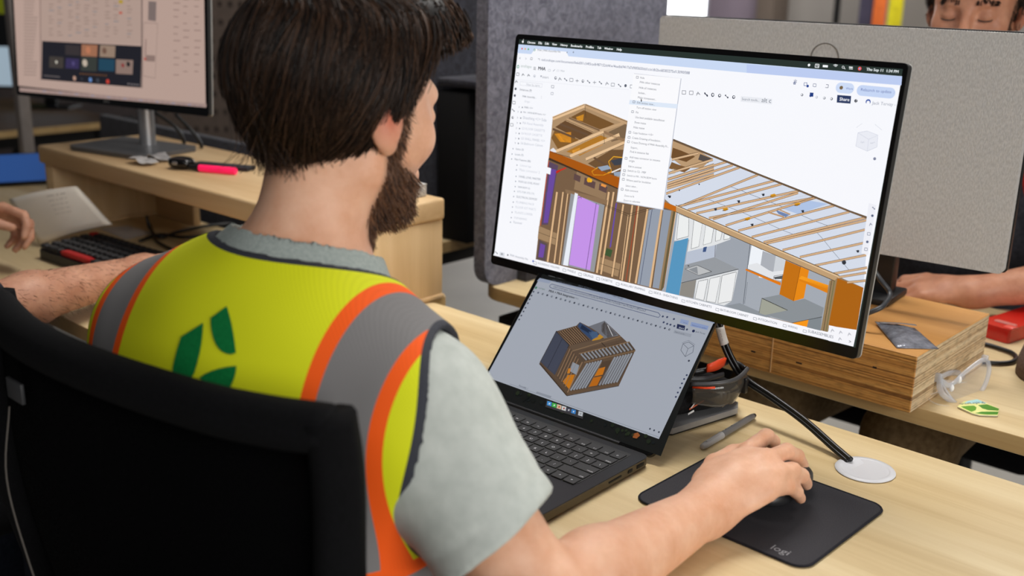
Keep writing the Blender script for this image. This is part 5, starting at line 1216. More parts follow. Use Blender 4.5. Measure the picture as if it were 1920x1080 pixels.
# ------------------------------------------------------------------ seated man in the hi-vis vest
Wr = (-.560, .955, .778)
def pxh(*c): return [np.array(pz(*q)) for q in c]
_mid = np.array([-.545, 1.03, .812])-np.array(Wr); _mid /= np.linalg.norm(_mid)
_n = np.array([.16, -.3, 1.]); _n -= _mid*(_n@_mid); _n /= np.linalg.norm(_n)
_s = np.cross(_n, _mid); _W = np.array(Wr)
_ch = [pxh((1405, 844, .812), (1437, 818, .810), (1449, 828, .797), (1453, 846, .776)), pxh((1428, 865, .815), (1475, 846, .811), (1494, 855, .796), (1505, 872, .775)),
       pxh((1438, 891, .809), (1486, 882, .802), (1503, 892, .787), (1512, 908, .767)), pxh((1441, 920, .797), (1478, 913, .789), (1493, 922, .776), (1501, 935, .761))]
_ch = [[_W+_mid*.02+_s*o, *c] for c, o in zip(_ch, (.012, .003, -.007, -.015))]
_ch.append([_W+_mid*.01+_s*.01, _W+_mid*.03+_s*.03-_n*.008, _W+_mid*.062+_s*.046-_n*.018, _W+_mid*.095+_s*.047-_n*.03, _W+_mid*.118+_s*.041-_n*.04])
hr = (_ch, (_W, _mid, _n, _s))
hl = hand_joints((-1.12, .87, .782), (.05, 1, -.02), (0, 0, 1), False, [(.15, .3, .2)]*4)
SK1 = skin_mat('skin_light', (218, 160, 126), (238, 190, 160))
P1 = Person('man in yellow safety vest and grey T-shirt using the mouse', (-.885, .42, 0), (-.871, .706, 1.208), (0, .982, -.19), (-.868, .648, 1.042),
            [(-.702, .650, .937), (-1.030, .588, .948)], [(-.556, .670, .788), (-1.14, .62, .81)], [Wr, (-1.12, .87, .782)], [hr, hl],
            (-.870, .612, .885), (-.880, .605, .73), (-.885, .605, .605), [(-.77, .93, .565), (-1.02, .93, .565)], [(-.78, .90, .08), (-1.03, .90, .08)], SK1)
P1.make((-1.30, .28, 0), (-.42, 1.24, 1.36), .0034)

# T-shirt
def tee1(P):
    T = P1.torso(P); slv = None
    for i in (0, 1):
        ax = P1.el[i]-P1.sh[i]; L = np.linalg.norm(ax); ax /= L
        q = cone(P, P1.sh[i]-ax*.01, P1.sh[i]+ax*.20, .067, .070)+.0035*wob(P, 55, 5+i)
        cn = np.array([.62, .25, -.70]) if i == 0 else np.array([-.4, .25, -.8]); cn /= np.linalg.norm(cn)
        q = smax(q, (P-(P1.sh[i]+ax*.135))@cn, .004)
        slv = q if slv is None else np.minimum(slv, q)
    for i in (0, 1):
        ax = (P1.el[i]-P1.sh[i])/np.linalg.norm(P1.el[i]-P1.sh[i]); cn = np.array([.62 if i == 0 else -.4, .25, -.70 if i == 0 else -.8]); cn /= np.linalg.norm(cn)
        u_ = (P-(P1.sh[i]+ax*.135))@cn; slv = slv+.0016*np.exp(-((u_+.024)/.003)**2)
    D = smin(T-.006, slv, .03)+.0015*wob(P, 30, 2)+.0022*wob(P, 70, 21)*np.clip((1.0-P[:, 2])/.1, 0, 1)
    sh = np.maximum(D, -(D+.007))
    for i in (0, 1):
        ax = P1.el[i]-P1.sh[i]; L = np.linalg.norm(ax); ax /= L
        cn = np.array([.62, .25, -.70]) if i == 0 else np.array([-.4, .25, -.8]); cn /= np.linalg.norm(cn)
        near = cone(P, P1.sh[i]+ax*.1, P1.sh[i]+ax*.3, .09, .09)
        sh = np.where(near < 0, np.maximum(sh, (P-(P1.sh[i]+ax*.135))@cn), sh)
    sh = np.maximum(sh, .56-P[:, 2])
    nk = ell(P, P1.neck+np.array([0, .012, .03]), (.070, .072, .075))
    return np.maximum(sh, -nk)
M_TEE = cloth('tee_sage', (182, 188, 182), (198, 203, 197), 60)
v, f = sdf_mesh(tee1, (-1.32, .36, .54), (-.46, .84, 1.12), .0034)
v = relax(v, f, 3); npmesh('t_shirt', v-P1.o, f, M_TEE, P1.root)
# ribbed collar
def collar1(P):
    D = smin(cone(P, P1.hc-P1.HA[2]*.055-P1.HA[1]*.018, P1.neck, .054, .060), P1.torso(P), .05)-.009
    sh = np.maximum(D, -(D+.007))
    inn = ell(P, P1.neck+P1.TA[1]*.016+np.array([0, 0, .050]), (.080, .082, .064), P1.TA)
    out = ell(P, P1.neck+P1.TA[1]*.022+np.array([0, 0, .03]), (.116, .120, .100), P1.TA)
    return smax(np.maximum(np.maximum(smax(D, -(D+.009), .003), -inn), out), P[:, 2]-(P1.neck[2]+.066), .004)
v, f = sdf_mesh(collar1, P1.neck-np.array([.15, .15, .12]), P1.neck+np.array([.15, .17, .12]), .0028)
v = relax(v, f, 4); npmesh('collar', v-P1.o, f, cloth('tee_rib', (148, 158, 154), (170, 178, 173), 300, .5), P1.root)

# safety vest
VC = np.array(P1.chest)
def vest_g(P):
    """signed distance-like field, positive where the vest has cloth"""
    L = (P-VC)@P1.TA.T
    g = np.full(len(P), 1.0, np.float32)
    for i, sx in ((0, 1), (1, -1)):
        c = P1.sh[i]+P1.TA[0]*sx*.050+np.array([0, 0, -.022])+P1.TA[1]*.026
        g = np.minimum(g, ell(P, c, (.084, .094, .122), P1.TA))
    g = np.minimum(g, ell(P, P1.neck+P1.TA[1]*.022+np.array([0, 0, .03]), (.100, .104, .088), P1.TA))
    g = np.minimum(g, P[:, 2]-.655)
    return g.astype(np.float32)
def vest1(P):
    D = P1.torso(P)-.0185+.0035*wob(P, 16, 11)+.0012*wob(P, 42, 12)
    sh = smax(D, -(D+.009), .003)
    return smax(sh, -vest_g(P), .004)
v, f = sdf_mesh(vest1, (-1.20, .32, .63), (-.58, .82, 1.14), .0030)
v = relax(v, f, 4)
L = (v-VC)@P1.TA.T
def vest_mat():
    k = N('hi_vis_yellow_vest')
    Y_, O_, G_, K_ = lin((224, 229, 24)), lin((255, 96, 18)), lin((126, 124, 124)), lin((54, 56, 64))
    ax = k.n('ShaderNodeAttribute', attribute_name='lx'); az = k.n('ShaderNodeAttribute', attribute_name='lz'); ae = k.n('ShaderNodeAttribute', attribute_name='edge')
    s1 = .25
    r1 = k.ramp(ax, 'Fac', [(0, Y_), (VS[0]/s1, O_), (VS[1]/s1, G_), (VS[2]/s1, O_), (VS[3]/s1, Y_)], 'CONSTANT')
    r2 = k.ramp(az, 'Fac', [(0, Y_), (.14, O_), (.20, G_), (.40, O_), (.46, Y_)], 'CONSTANT')
    r3 = k.ramp(az, 'Fac', [(0, (0, 0, 0, 1)), (.14, (1, 1, 1, 1)), (.46, (0, 0, 0, 1))], 'CONSTANT')
    m1 = k.n('ShaderNodeMixRGB'); k.l(r3, 'Color', m1, 'Fac'); k.l(r1, 'Color', m1, 'Color1'); k.l(r2, 'Color', m1, 'Color2')
    r4 = k.ramp(ae, 'Fac', [(0, (1, 1, 1, 1)), (.5, (0, 0, 0, 1))], 'CONSTANT')
    m2 = k.n('ShaderNodeMixRGB'); k.l(r4, 'Color', m2, 'Fac'); k.l(m1, 'Color', m2, 'Color1'); m2.inputs['Color2'].default_value = K_
    # knit mesh of tiny holes
    m_ = [k.n('ShaderNodeMath', operation=o_) for o_ in ('MULTIPLY', 'SINE', 'MULTIPLY', 'SINE', 'MULTIPLY', 'MULTIPLY_ADD')]
    an = k.n('ShaderNodeAttribute', attribute_name='ht'); m_[0].inputs[1].default_value = 480; m_[2].inputs[1].default_value = 1900
    k.l(ax, 'Fac', m_[0], 0); k.l(m_[0], 0, m_[1], 0); k.l(an, 'Fac', m_[2], 0); k.l(m_[2], 0, m_[3], 0); k.l(m_[1], 0, m_[4], 0); k.l(m_[3], 0, m_[4], 1)
    k.l(m_[4], 0, m_[5], 0); m_[5].inputs[1].default_value = .5; m_[5].inputs[2].default_value = .5; w = m_[5]
    r5 = k.ramp(w, 0, [(.05, (.62, .62, .62, 1)), (.45, (1, 1, 1, 1))])
    m3 = k.n('ShaderNodeMixRGB', blend_type='MULTIPLY', Fac=.3); k.l(m2, 'Color', m3, 'Color1'); k.l(r5, 'Color', m3, 'Color2')
    k.l(m3, 'Color', k.b, 'Base Color'); k.b.inputs['Roughness'].default_value = .72; k.b.inputs['Specular IOR Level'].default_value = .3
    k.bump(w, 0, .15, .001); return k.m
VS = (.117, .130, .182, .196)
g = vest_g(v.astype(np.float32))
vest = npmesh('safety_vest', v-P1.o, f, vest_mat(), P1.root, {'lx': np.abs(L[:, 0])/.25, 'lz': np.clip((v[:, 2]-.68)/.28, 0, 1), 'edge': np.clip(g/.018, 0, 1), 'ht': v[:, 2]})
# leaf emblem and word on the back of the vest: traced outlines laid onto the cloth
bvh = BVHTree.FromPolygons([tuple(p) for p in v], [tuple(int(i) for i in q) for q in f])
def on_vest(x, y, lift=.0016):
    d = V(ray(x, y)).normalized(); hit = bvh.ray_cast(V(CO), d)
    if hit[0] is None: return None
    n_ = hit[1]; n_ = n_ if n_.dot(d) < 0 else -n_
    return hit[0]+n_*lift
def vest_patch(name, polys, m):
    vs, fs = [], []
    for poly in polys:
        b2 = BM(); b2.faces.new([b2.verts.new((x, y, 0)) for x, y in poly])
        bmesh.ops.triangulate(b2, faces=b2.faces[:])
        for _ in range(4):
            lg_ = [e for e in b2.edges if e.calc_length() > 8]
            if not lg_: break
            bmesh.ops.subdivide_edges(b2, edges=lg_, cuts=1); bmesh.ops.triangulate(b2, faces=b2.faces[:])
        b2.verts.index_update(); base = len(vs); hit = [on_vest(q.co.x, q.co.y) for q in b2.verts]
        vs += [(p if p is not None else V((0, 0, 0)))-V(P1.o) for p in hit]
        for fc in b2.faces:
            ii = [q.index for q in fc.verts]
            if all(hit[i] is not None for i in ii) and max((hit[ii[0]]-hit[i]).length for i in ii) < .05: fs.append(tuple(base+i for i in ii))
        b2.free()
    return pobj(name, vs, fs, m, P1.root, True)
def bez(a, b, c, n=6): return [((1-t)**2*a[0]+2*t*(1-t)*b[0]+t*t*c[0], (1-t)**2*a[1]+2*t*(1-t)*b[1]+t*t*c[1]) for t in np.linspace(0, 1, n)]
M_GREEN = cloth('print_green', (6, 106, 52), (14, 124, 62), 300, .15, .6)
vest_patch('leaf_emblem', [[(397, 597)]+[(427, 575)]+bez((427, 575), (440, 615), (444, 662))[1:]+bez((444, 665), (418, 668), (406, 645))[1:]+bez((406, 645), (396, 622), (397, 597))[1:-1],
                           [(342, 632), (383, 606)]+bez((383, 606), (382, 655), (366, 700))[1:]+[(352, 722), (326, 700)]+bez((326, 690), (332, 660), (342, 632))[:-1],
                           bez((376, 708), (400, 690), (445, 686))+bez((445, 690), (442, 712), (432, 728))[1:]+[(395, 724)]], M_GREEN)

def vest_text(t, a, b, m):
    vs, fs, w = text_mesh(t); A, B = np.array(a, float), np.array(b, float); d = (B-A)/w; n = np.array([d[1], -d[0]])
    hit = [on_vest(*(A+d*v.x+n*v.y*1.0)) for v in vs]
    ok = [f for f in fs if all(hit[i] is not None for i in f) and max((hit[f[0]]-hit[i]).length for i in f) < .06]
    return pobj('lettering', [(p if p is not None else V((0, 0, 0)))-V(P1.o) for p in hit], ok, m, P1.root, True)
vest_text('Reframe', (268, 800), (520, 898), M_GREEN)
# ------------------------------------------------------------------ hair
def hair_keep(Q):
    x, y, z = np.abs(Q[:, 0]), Q[:, 1], Q[:, 2]
    zb = np.where(y < -.055, -.088-.10*x, np.where(y < .012, -.088+(y+.055)*1.55-.10*x*0, .016+(y-.012)*2.2))
    zb = np.where((y > .012) & (x < .06), .04+(y-.012)*.55, zb)
    fr = .105-y+.10*(z-.09)
    return np.minimum(z-zb, fr)
def make_hair(p, count, cols, sweep=(.35, .8), vol=1.0, name='hair', seed=1, width=.0009):
    C0, R0 = np.array([0, -.014, .036]), np.array([.088, .114, .101])*vol
    def fn(P):
        Q = ((P-p.hc.astype(np.float32))@p.HA.T.astype(np.float32)).astype(np.float32)
        D = ell(Q, C0, R0)+.003*wob(Q, 60, 4)
        D = smin(D, ell(Q, (.012, .062, .098), (.070, .050, .034)), .03)
        return smax(D, -hair_keep(Q).astype(np.float32), .012)
    lo, hi = p.hc-.17, p.hc+.17
    v, f = sdf_mesh(fn, lo, hi, .0036)
    base = npmesh(name, v-p.o, f, M_HAIRB, p.root)
    r = np.random.default_rng(seed); Q = (v-p.hc)@p.HA.T
    q0 = (Q-C0)/R0; k = np.linalg.norm(q0, axis=1)
    ids = np.nonzero((k > .9) & (hair_keep(Q) > -.004))[0]
    pick = r.choice(ids, count); P = Q[pick]+r.normal(0, .0015, (count, 3))
    off = r.uniform(-.001, .008, count)*np.where(P[:, 2] > .07, 1.5, np.where(P[:, 2] < -.03, .35, .8)); extra = r.uniform(0, 1, count)**2*.030; turn = r.normal(0, .13, (count, 3))
    clump = np.stack([np.sin(P[:, 0]*90+P[:, 1]*40), np.cos(P[:, 1]*85), np.sin(P[:, 2]*60)*.3], 1)*.16
    pts = [P.copy()]; alive = np.ones(count); L = np.zeros(count)
    for s_ in range(10):
        n = (P-C0)/(R0*R0); n /= np.linalg.norm(n, axis=1)[:, None]
        t = np.clip((P[:, 2]-.075)/.05, 0, 1)[:, None]
        fl = np.array([0, -.18, -1])*(1-t)+np.array([sweep[0], sweep[1], -.1])*t
        fl = fl+turn+clump
        fl -= n*(fl*n).sum(1)[:, None]*.92
        fl /= np.linalg.norm(fl, axis=1)[:, None]+1e-9
        out = hair_keep(P) < 0
        fl = np.where(out[:, None], fl*.25+np.array([0, .22, -1])+turn*.25, fl); fl /= np.linalg.norm(fl, axis=1)[:, None]
        step = .0085*np.where(out, np.where(P[:, 1] > .02, .06, np.clip(extra/.03, 0, 1)*.28), 1)
        P = P+fl*step[:, None]
        # keep the strand at its layer above the shell
        k = np.linalg.norm((P-C0)/R0, axis=1); tgt = 1+off*(s_+1)/10/.1*.9
        P = np.where(((k < tgt) & ~out)[:, None], C0+(P-C0)*(tgt/k)[:, None], P)
        P[:, 2] -= .0
        pts.append(P.copy())
    pts = np.stack(pts, 1)
    kk = np.linalg.norm((pts-C0)/R0, axis=2); pts = pts[~((pts[:, :, 2] < -.078) & (kk > 1.10)).any(1)]
    W_ = pts@p.HA+p.hc-p.o
    o = strands('hair_strands', W_, base, M_HAIR, width, cols); tag(o, kind='stuff')
    return base
def make_beard(p, count, cols, zr=(-.2, .05), ln=.014, seed=2, name='beard', mask=None):
    r = np.random.default_rng(seed); m = p.beardmask(p.Q) if mask is None else mask
    ids = np.nonzero(m > .3)[0]; pick = r.choice(ids, count); Q = p.Q[pick]
    c = np.array([0, .02, -.03]); n = Q-c; n[:, 2] *= .4; n /= np.linalg.norm(n, axis=1)[:, None]
    fl = np.array([0, .35, -1])+r.normal(0, .25, (count, 3)); fl /= np.linalg.norm(fl, axis=1)[:, None]
    pts = [Q+n*t*ln*.45*np.sin(min(1, t)*1.57)+fl*t*ln*r.uniform(.7, 1.2, (count, 1)) for t in (0, .33, .66, 1)]
    W_ = np.stack(pts, 1)@p.HA+p.hc-p.o
    return tag(strands(name, W_, p.root, M_HAIR, .0006, cols), kind='stuff')
make_hair(P1, 12000, ((15, 10, 8), (80, 56, 40)))
make_beard(P1, 4200, ((60, 40, 28), (140, 98, 68)), ln=.009)

# trousers and shoes
def trousers(p, m, h=.006, waist=.70):
    def fn(P):
        D = smin(p.legs(P, .014), ell(P, p.pelvis, (.182, .15, .125), p.TA), .05)+.003*wob(P, 30, 8)
        return np.maximum(np.maximum(D, .05-P[:, 2]), P[:, 2]-waist)
    pts = np.array([p.pelvis]+[list(k) for k in p.kn]+[list(k) for k in p.an]); lo = pts.min(0)-.2; hi = pts.max(0)+.2; lo[2] = .0
    v, f = sdf_mesh(fn, lo, hi, h); npmesh('trousers', v-p.o, f, m, p.root)
    for i in (0, 1):
        a = np.array(p.an[i], float); fw = p.TA[1]*(1 if (np.array(p.kn[i])-np.array(p.pelvis))@p.TA[1] > 0 else -1)
        def sf(P): return np.maximum(smin(cone(P, a+[0, 0, -.02]-fw*.02, a+fw*.15+[0, 0, -.045], .052, .042), cone(P, a+[0, 0, .02], a+[0, 0, -.02], .05, .05), .02), .004-P[:, 2])
        v, f = sdf_mesh(sf, a-.25, a+.25, .007); v[:, 2] = np.maximum(v[:, 2], .002)
        npmesh('shoe', v-p.o, f, M_SHOE, p.root)
M_SHOE = mat('shoe_leather', (40, 34, 30), .6, var=.1)
trousers(P1, cloth('black_trousers', (14, 14, 16), (24, 24, 27), 200))

# ------------------------------------------------------------------ mesh office chair
def chair(label, loc, rz, rail=None):
    t = thing('office_chair', label, 'chair', loc, rz)
    mf = mat('chair_fabric_black', (9, 9, 11), .95, var=.2, scale=300, bump=.4, bdist=.001, spec=.15)
    rail = rail or [(.243, .02), (.19, -.006), (.12, -.028), (-.02, -.05), (-.15, -.052), (-.27, -.03)]
    zt, zb = .985, .56
    top = [V((x, y, zt)) for x, y in rail]
    bot = [V((x*1.04, y+.055, zb)) for x, y in rail]
    tp = spline(top, 6); bt_ = spline(bot, 6)
    bm = BM(); tube(bm, tp, .022, 10); bobj('top_rail', bm, mf, t, True)
    bm = BM(); tube(bm, bt_, .018, 10); bobj('bottom_rail', bm, mf, t, True)
    for a, b in ((tp[0], bt_[0]), (tp[-1], bt_[-1])):
        mid = a.lerp(b, .5)+V((0, -.02, 0))
        bm = BM(); s_ = spline([a+V((0, 0, .012)), a.lerp(b, .12), mid, b], 6); tube(bm, s_, [.024]*len(s_), 10, flat=.8); bobj('side_post', bm, mf, t, True)
    g = [[tp[j].lerp(bt_[j], i/10)+V((0, -.02*math.sin(math.pi*i/10), 0)) for j in range(len(tp))] for i in range(11)]
    k = N('chair_mesh_fabric'); k.b.inputs['Base Color'].default_value = lin((4, 4, 5)); k.b.inputs['Roughness'].default_value = 1; k.b.inputs['Specular IOR Level'].default_value = .05
    mp = k.coord((700, 700, 700)); w = k.n('ShaderNodeTexVoronoi', Scale=1.0); k.l(mp, 'Vector', w, 'Vector'); r = k.ramp(w, 'Distance', [(.2, (.86, .86, .86, 1)), (.75, (1, 1, 1, 1))]); k.l(r, 'Color', k.b, 'Alpha')
    sheet('mesh_panel', g, k.m, t, .0015)
    bm = BM(); box(bm, (0, .10, .44), (.48, .46, .07), bev=.03, seg=4); bobj('seat', bm, mf, t, angle=50)
    boxo('back_bracket', (0, -.08, .50), (.09, .26, .03), M_BLACK, t, bev=.008)
    boxo('back_spine', (0, -.085, .62), (.07, .03, .26), M_BLACK, t, bev=.008)
    bm = BM(); tube(bm, [(0, 0, .10), (0, 0, .405)], [.028, .022], 14); bobj('gas_lift', bm, M_BLACKM, t, angle=50)
    for q in range(5):
        a = 2*math.pi*q/5+.3; e = V((math.cos(a), math.sin(a), 0))
        bm = BM(); tube(bm, [V((0, 0, .105)), e*.15+V((0, 0, .10)), e*.30+V((0, 0, .075))], [.03, .024, .018], 8); lg = bobj('base_leg', bm, M_BLACK, t, True)
        bm = BM(); tube(bm, [e*.30+V((-e.y, e.x, 0))*.02+V((0, 0, .03)), e*.30-V((-e.y, e.x, 0))*.02+V((0, 0, .03))], .029, 14); bobj('caster', bm, M_BLACK, lg, angle=50)
        bm = BM(); tube(bm, [e*.30+V((0, 0, .05)), e*.30+V((0, 0, .08))], .006, 8); bobj('caster_stem', bm, M_BLACKM, lg, True)
    return t
ch = chair('black mesh office chair behind the yellow vested man', (-.893, .485, 0), 0)
tagp = on_plane = pY(95, 690, .405)
o = boxo('maker_tag', V((-.165, -.06, .925)), (.034, .004, .022), mat('tag_dark_grey', (52, 52, 54), .5, var=0), ch, bev=.001)
bm = BM(); tube(bm, spline([V((-.165, -.068, .91)), V((-.15, -.085, .84)), V((-.11, -.088, .76)), V((-.06, -.09, .70))], 6), .0009, 6); bobj('loose_thread', bm, mat('thread_grey', (90, 84, 78), .8, var=0), ch, True)
# ------------------------------------------------------------------ man across the desks and man at the left
def simple_top(p, m, frac, name='shirt', h=.006, low=.62):
    def fn(P):
        D = p.torso(P)-.010
        for i in (0, 1):
            ax = p.el[i]-p.sh[i]; q = cone(P, p.sh[i], p.sh[i]+ax*frac, .064, .056)
            n_ = ax/np.linalg.norm(ax); q = smax(q, (P-(p.sh[i]+ax*frac))@n_, .006); D = smin(D, q, .03)
        D = D+.003*wob(P, 28, 6)
        D = np.maximum(D, low-P[:, 2])
        return np.maximum(D, -ell(P, p.neck+p.TA[1]*.02+np.array([0, 0, .035]), (.07, .075, .075)))
    pts = np.array([*p.sh, *p.el, p.pelvis, p.neck]); v, f = sdf_mesh(fn, pts.min(0)-.2, pts.max(0)+.15, h)
    return npmesh(name, v-p.o, f, m, p.root)
SK3 = skin_mat('skin_tan', (176, 118, 90), (204, 148, 118))
h3r = hand_joints((-.97, 1.985, .787), (.9, -.3, -.06), (0, 0, 1), True, [(.2, .4, .3)]*4)
h3l = hand_joints((-.655, 2.0, .790), (-1, -.06, -.05), (-.05, -.35, 1), False, [(.3, .5, .4), (.35, .5, .4), (.4, .55, .4), (.45, .55, .4)])
P3 = Person('bearded man in dark shirt working behind the silver monitor', (-.77, 2.36, 0), (-.775, 2.15, 1.292), (.20, -.96, -.16), (-.77, 2.235, 1.125),
            [(-.965, 2.27, 1.035), (-.575, 2.27, 1.035)], [(-1.06, 2.15, .83), (-.455, 2.14, .84)], [(-.97, 1.985, .787), (-.655, 2.0, .790)], [h3r, h3l],
            (-.77, 2.29, .96), (-.77, 2.34, .76), (-.77, 2.38, .60), [(-.90, 1.72, .585), (-.625, 1.70, .600)], [(-.90, 1.82, .08), (-.62, 1.80, .08)], SK3)
P3.make((-1.2, 1.5, 0), (-.36, 2.6, 1.44), .0046)
simple_top(P3, cloth('dark_grey_shirt', (40, 41, 46), (58, 59, 66), 120), .62)
trousers(P3, cloth('olive_brown_work_trousers', (104, 84, 58), (132, 110, 80), 90, .5), .006)
make_hair(P3, 2600, ((20, 14, 10), (60, 42, 30)), seed=5)
make_beard(P3, 1500, ((40, 28, 20), (90, 64, 46)), seed=6, ln=.007)
# eyebrows and lash lines
Q = P3.Q; bmask = ((np.abs(np.abs(Q[:, 0])-.032) < .019) & (np.abs(Q[:, 2]-.0285-.004*np.cos((np.abs(Q[:, 0])-.03)*90)) < .0042) & (Q[:, 1] > .07)).astype(float)
make_beard(P3, 500, ((24, 16, 12), (56, 38, 28)), seed=8, name='eyebrow', mask=bmask, ln=.006)
for sx in (-1, 1):
    ptsl = [P3.hc+P3.HA.T@np.array([sx*(.032+.0125*math.cos(a)), .0935+.0005*math.sin(a), -.001-.0042*math.sin(a)])-P3.o for a in np.linspace(0, math.pi, 9)]
    bm = BM(); tube(bm, ptsl, [.0006, .001, .0013, .0014, .0014, .0014, .0013, .001, .0006], 6); bobj('eyelashes', bm, mat('lash', (22, 15, 12), .6, var=0), P3.root, True)
bm = BM(); tube(bm, spline([V((-.63, 2.215, 1.10))-V(P3.o), V((-.645, 2.165, 1.03))-V(P3.o), V((-.63, 2.155, .95))-V(P3.o), V((-.58, 2.17, .88))-V(P3.o)], 6), .007, 8, flat=.5); bobj('lanyard', bm, mat('red_strap', (170, 28, 24), .6, var=0), P3.root, True)
c3_ = chair('black mesh office chair behind the man across', (-.77, 2.44, 0), math.pi)

SK2 = skin_mat('skin_mid', (176, 122, 96), (208, 156, 128))
h2r = hand_joints((-1.815, .985, .792), (-.22, .97, -.10), (.05, -.05, 1), True, [(.3, .4, .3)]*4)
h2l = hand_joints((-2.225, .815, .850), (.50, .84, .05), (-.55, .2, .8), False, [(.55, .85, .55), (.65, .9, .6), (.75, .95, .6), (.8, .95, .6)], thumb=[(.8, .45, -.5), (.95, .0, -.45), (.9, -.2, -.3)])
P2 = Person('man in dark sweater at the left edge with bare forearms on his desk', (-1.95, .38, 0), (-1.965, .585, 1.255), (-.2, .95, -.22), (-1.955, .50, 1.105),
            [(-1.775, .505, 1.02), (-2.14, .47, 1.02)], [(-1.690, .635, .815), (-2.245, .60, .855)], [(-1.815, .985, .792), (-2.225, .815, .850)], [h2r, h2l],
            (-1.955, .46, .945), (-1.95, .41, .76), (-1.95, .37, .60), [(-1.83, .80, .58), (-2.07, .80, .58)], [(-1.83, .78, .08), (-2.07, .78, .08)], SK2)
P2.make((-2.5, .12, 0), (-1.48, 1.28, 1.41), .0054)
simple_top(P2, cloth('navy_sweater', (30, 31, 40), (46, 47, 58), 120), 1.0)
trousers(P2, cloth('dark_jeans', (28, 32, 44), (42, 46, 60), 150), .008)
make_hair(P2, 1500, ((24, 16, 12), (70, 50, 36)), seed=7)
chair('black mesh office chair of the man at the left edge', (-1.95, .40, 0), 0)

# forearm hair of the man at the left
r = np.random.default_rng(12); ax = P2.wr[0]-P2.el[0]; L_ = np.linalg.norm(ax); ax = ax/L_
sd = []
bvh2 = BVHTree.FromPolygons([tuple(p) for p in P2.v], [tuple(int(i) for i in q) for q in P2.f])
for i in range(1500):
    t = r.uniform(.05, 1.0); a = r.uniform(0, 6.283); e1 = np.cross(ax, (0, 0, 1)); e1 /= np.linalg.norm(e1); e2 = np.cross(e1, ax)
    o_ = P2.el[0]+ax*L_*t; d_ = e1*math.cos(a)+e2*math.sin(a)
    h_ = bvh2.ray_cast(V(o_+d_*.09), V(-d_), .09)
    if h_[0] is None: continue
    p_ = np.array(h_[0]); fl = ax*.6+np.array([0, 0, -.5])+r.normal(0, .25, 3); fl /= np.linalg.norm(fl)
    sd.append([p_-P2.o, p_+d_*.002+fl*.005-P2.o, p_+d_*.0025+fl*.011-P2.o])
tag(strands('arm_hair', sd, P2.root, M_HAIR, .00028, ((50, 32, 22), (96, 66, 46))), kind='stuff')

# ------------------------------------------------------------------ left desk: monitor on the riser
RZ = DZ+.1955
ly = .22
lm = thing('monitor', 'monitor with a video call window standing on the pine riser', 'monitor', (-2.262, 1.225, RZ), ly)
LMF = screen_frame(V((-2.285, 1.185, 1.036))-V((math.cos(ly), math.sin(ly), 0))*.306, ly, .06)
lglass = monitor_shell(lm, LMF, .612, .362, .034, .02, .006)
S = Screen(LMF); c8 = cr(0, 0, 4.364)
def m8(*p): return [c8(*q) for q in p]
PK = (198, 170, 158)
S.loc([V((.008, .022)), V((.604, .022)), V((.604, .354)), V((.008, .354))], PK); S.up()
S.poly(m8((340, -600), (1160, -560), (1150, 365), (340, 332)), (190, 164, 152)); S.up()
S.poly(m8((160, 715), (1690, 850), (1688, 880), (160, 748)), (176, 150, 142)); S.line(c8(325, -600), c8(335, 655), 2.2, (120, 100, 94)); S.line(c8(1162, -500), c8(1160, 720), 3, (92, 78, 76)); S.up()
S.poly(m8((345, 335), (1158, 378), (1152, 718), (340, 650)), (34, 34, 42)); S.up()
for p, c in ((((535, 365), (655, 372), (655, 455), (535, 448)), (60, 54, 56)), (((668, 362), (800, 368), (795, 465), (665, 458)), (170, 116, 88)), (((820, 368), (945, 375), (940, 472), (815, 465)), (160, 136, 118)), (((405, 460), (520, 468), (518, 560), (402, 552)), (70, 64, 60)), (((540, 475), (648, 482), (645, 565), (536, 558)), (60, 52, 92)), (((665, 460), (795, 470), (790, 585), (662, 578)), (60, 64, 60)), (((808, 478), (940, 486), (936, 585), (806, 578)), (36, 74, 96)), (((950, 485), (1090, 492), (1085, 610), (948, 602)), (150, 126, 116))):
    S.poly(m8(*p), c)
S.up(); S.dot(c8(695, 515), 7, (206, 190, 172)); S.dot(c8(1005, 535), 4, (150, 60, 60)); S.dot(c8(1050, 525), 5, (40, 36, 40)); S.dot(c8(722, 410), 7, (200, 130, 96)); S.dot(c8(462, 508), 3, (220, 214, 200)); S.dot(c8(600, 520), 4, (90, 80, 130)); S.dot(c8(855, 415), 6, (120, 90, 76))
for x, c in ((610, (200, 160, 140)), (740, (110, 150, 210)), (882, (214, 70, 56)), (670, (60, 64, 72)), (800, (64, 70, 80))): S.dot(c8(x, 640+(x-610)*.1), 4.4 if c[0] != 60 else 2.4, c)
for i in range(10): S.dot(c8(660+i*23, 603+i*1.6), 1.6, (150, 100, 50), 6)
for i in range(5): S.dot(c8(1050+i*20, 686+i*2), 1.5, (170, 160, 160), 6)
S.line(c8(360, 618), c8(490, 630), 1.6, (120, 112, 112))
for i in range(46):
    y_ = -560+i*26
    S.line(c8(195, y_), c8(270+(i*37) % 40, y_+3), 1.2, (130, 112, 104))
for k_, x in enumerate((400, 470, 560, 620, 690, 760, 860, 930, 1040)):
    for i in range(24):
        if (i*7+k_*5) % 4 == 0: continue
        y_ = -290+i*25+k_*2
        S.line(c8(x, y_), c8(x+24+(i*13+k_*7) % 22, y_+1.5), 1.4, (150, 128, 118) if (i+k_) % 5 else (120, 130, 140))
S.poly(m8((975, 95), (1000, 96), (1000, 115), (975, 114)), (200, 96, 76)); S.poly(m8((972, 0), (1005, 1), (1004, 30), (972, 28)), (190, 160, 60))
for i in range(30):
    for x in (1420, 1500, 1590):
        if (i*3+x) % 7 < 3: S.line(c8(x, -200+i*28), c8(x+26+(i*11) % 30, -198+i*28), 1.6, (150, 124, 116))
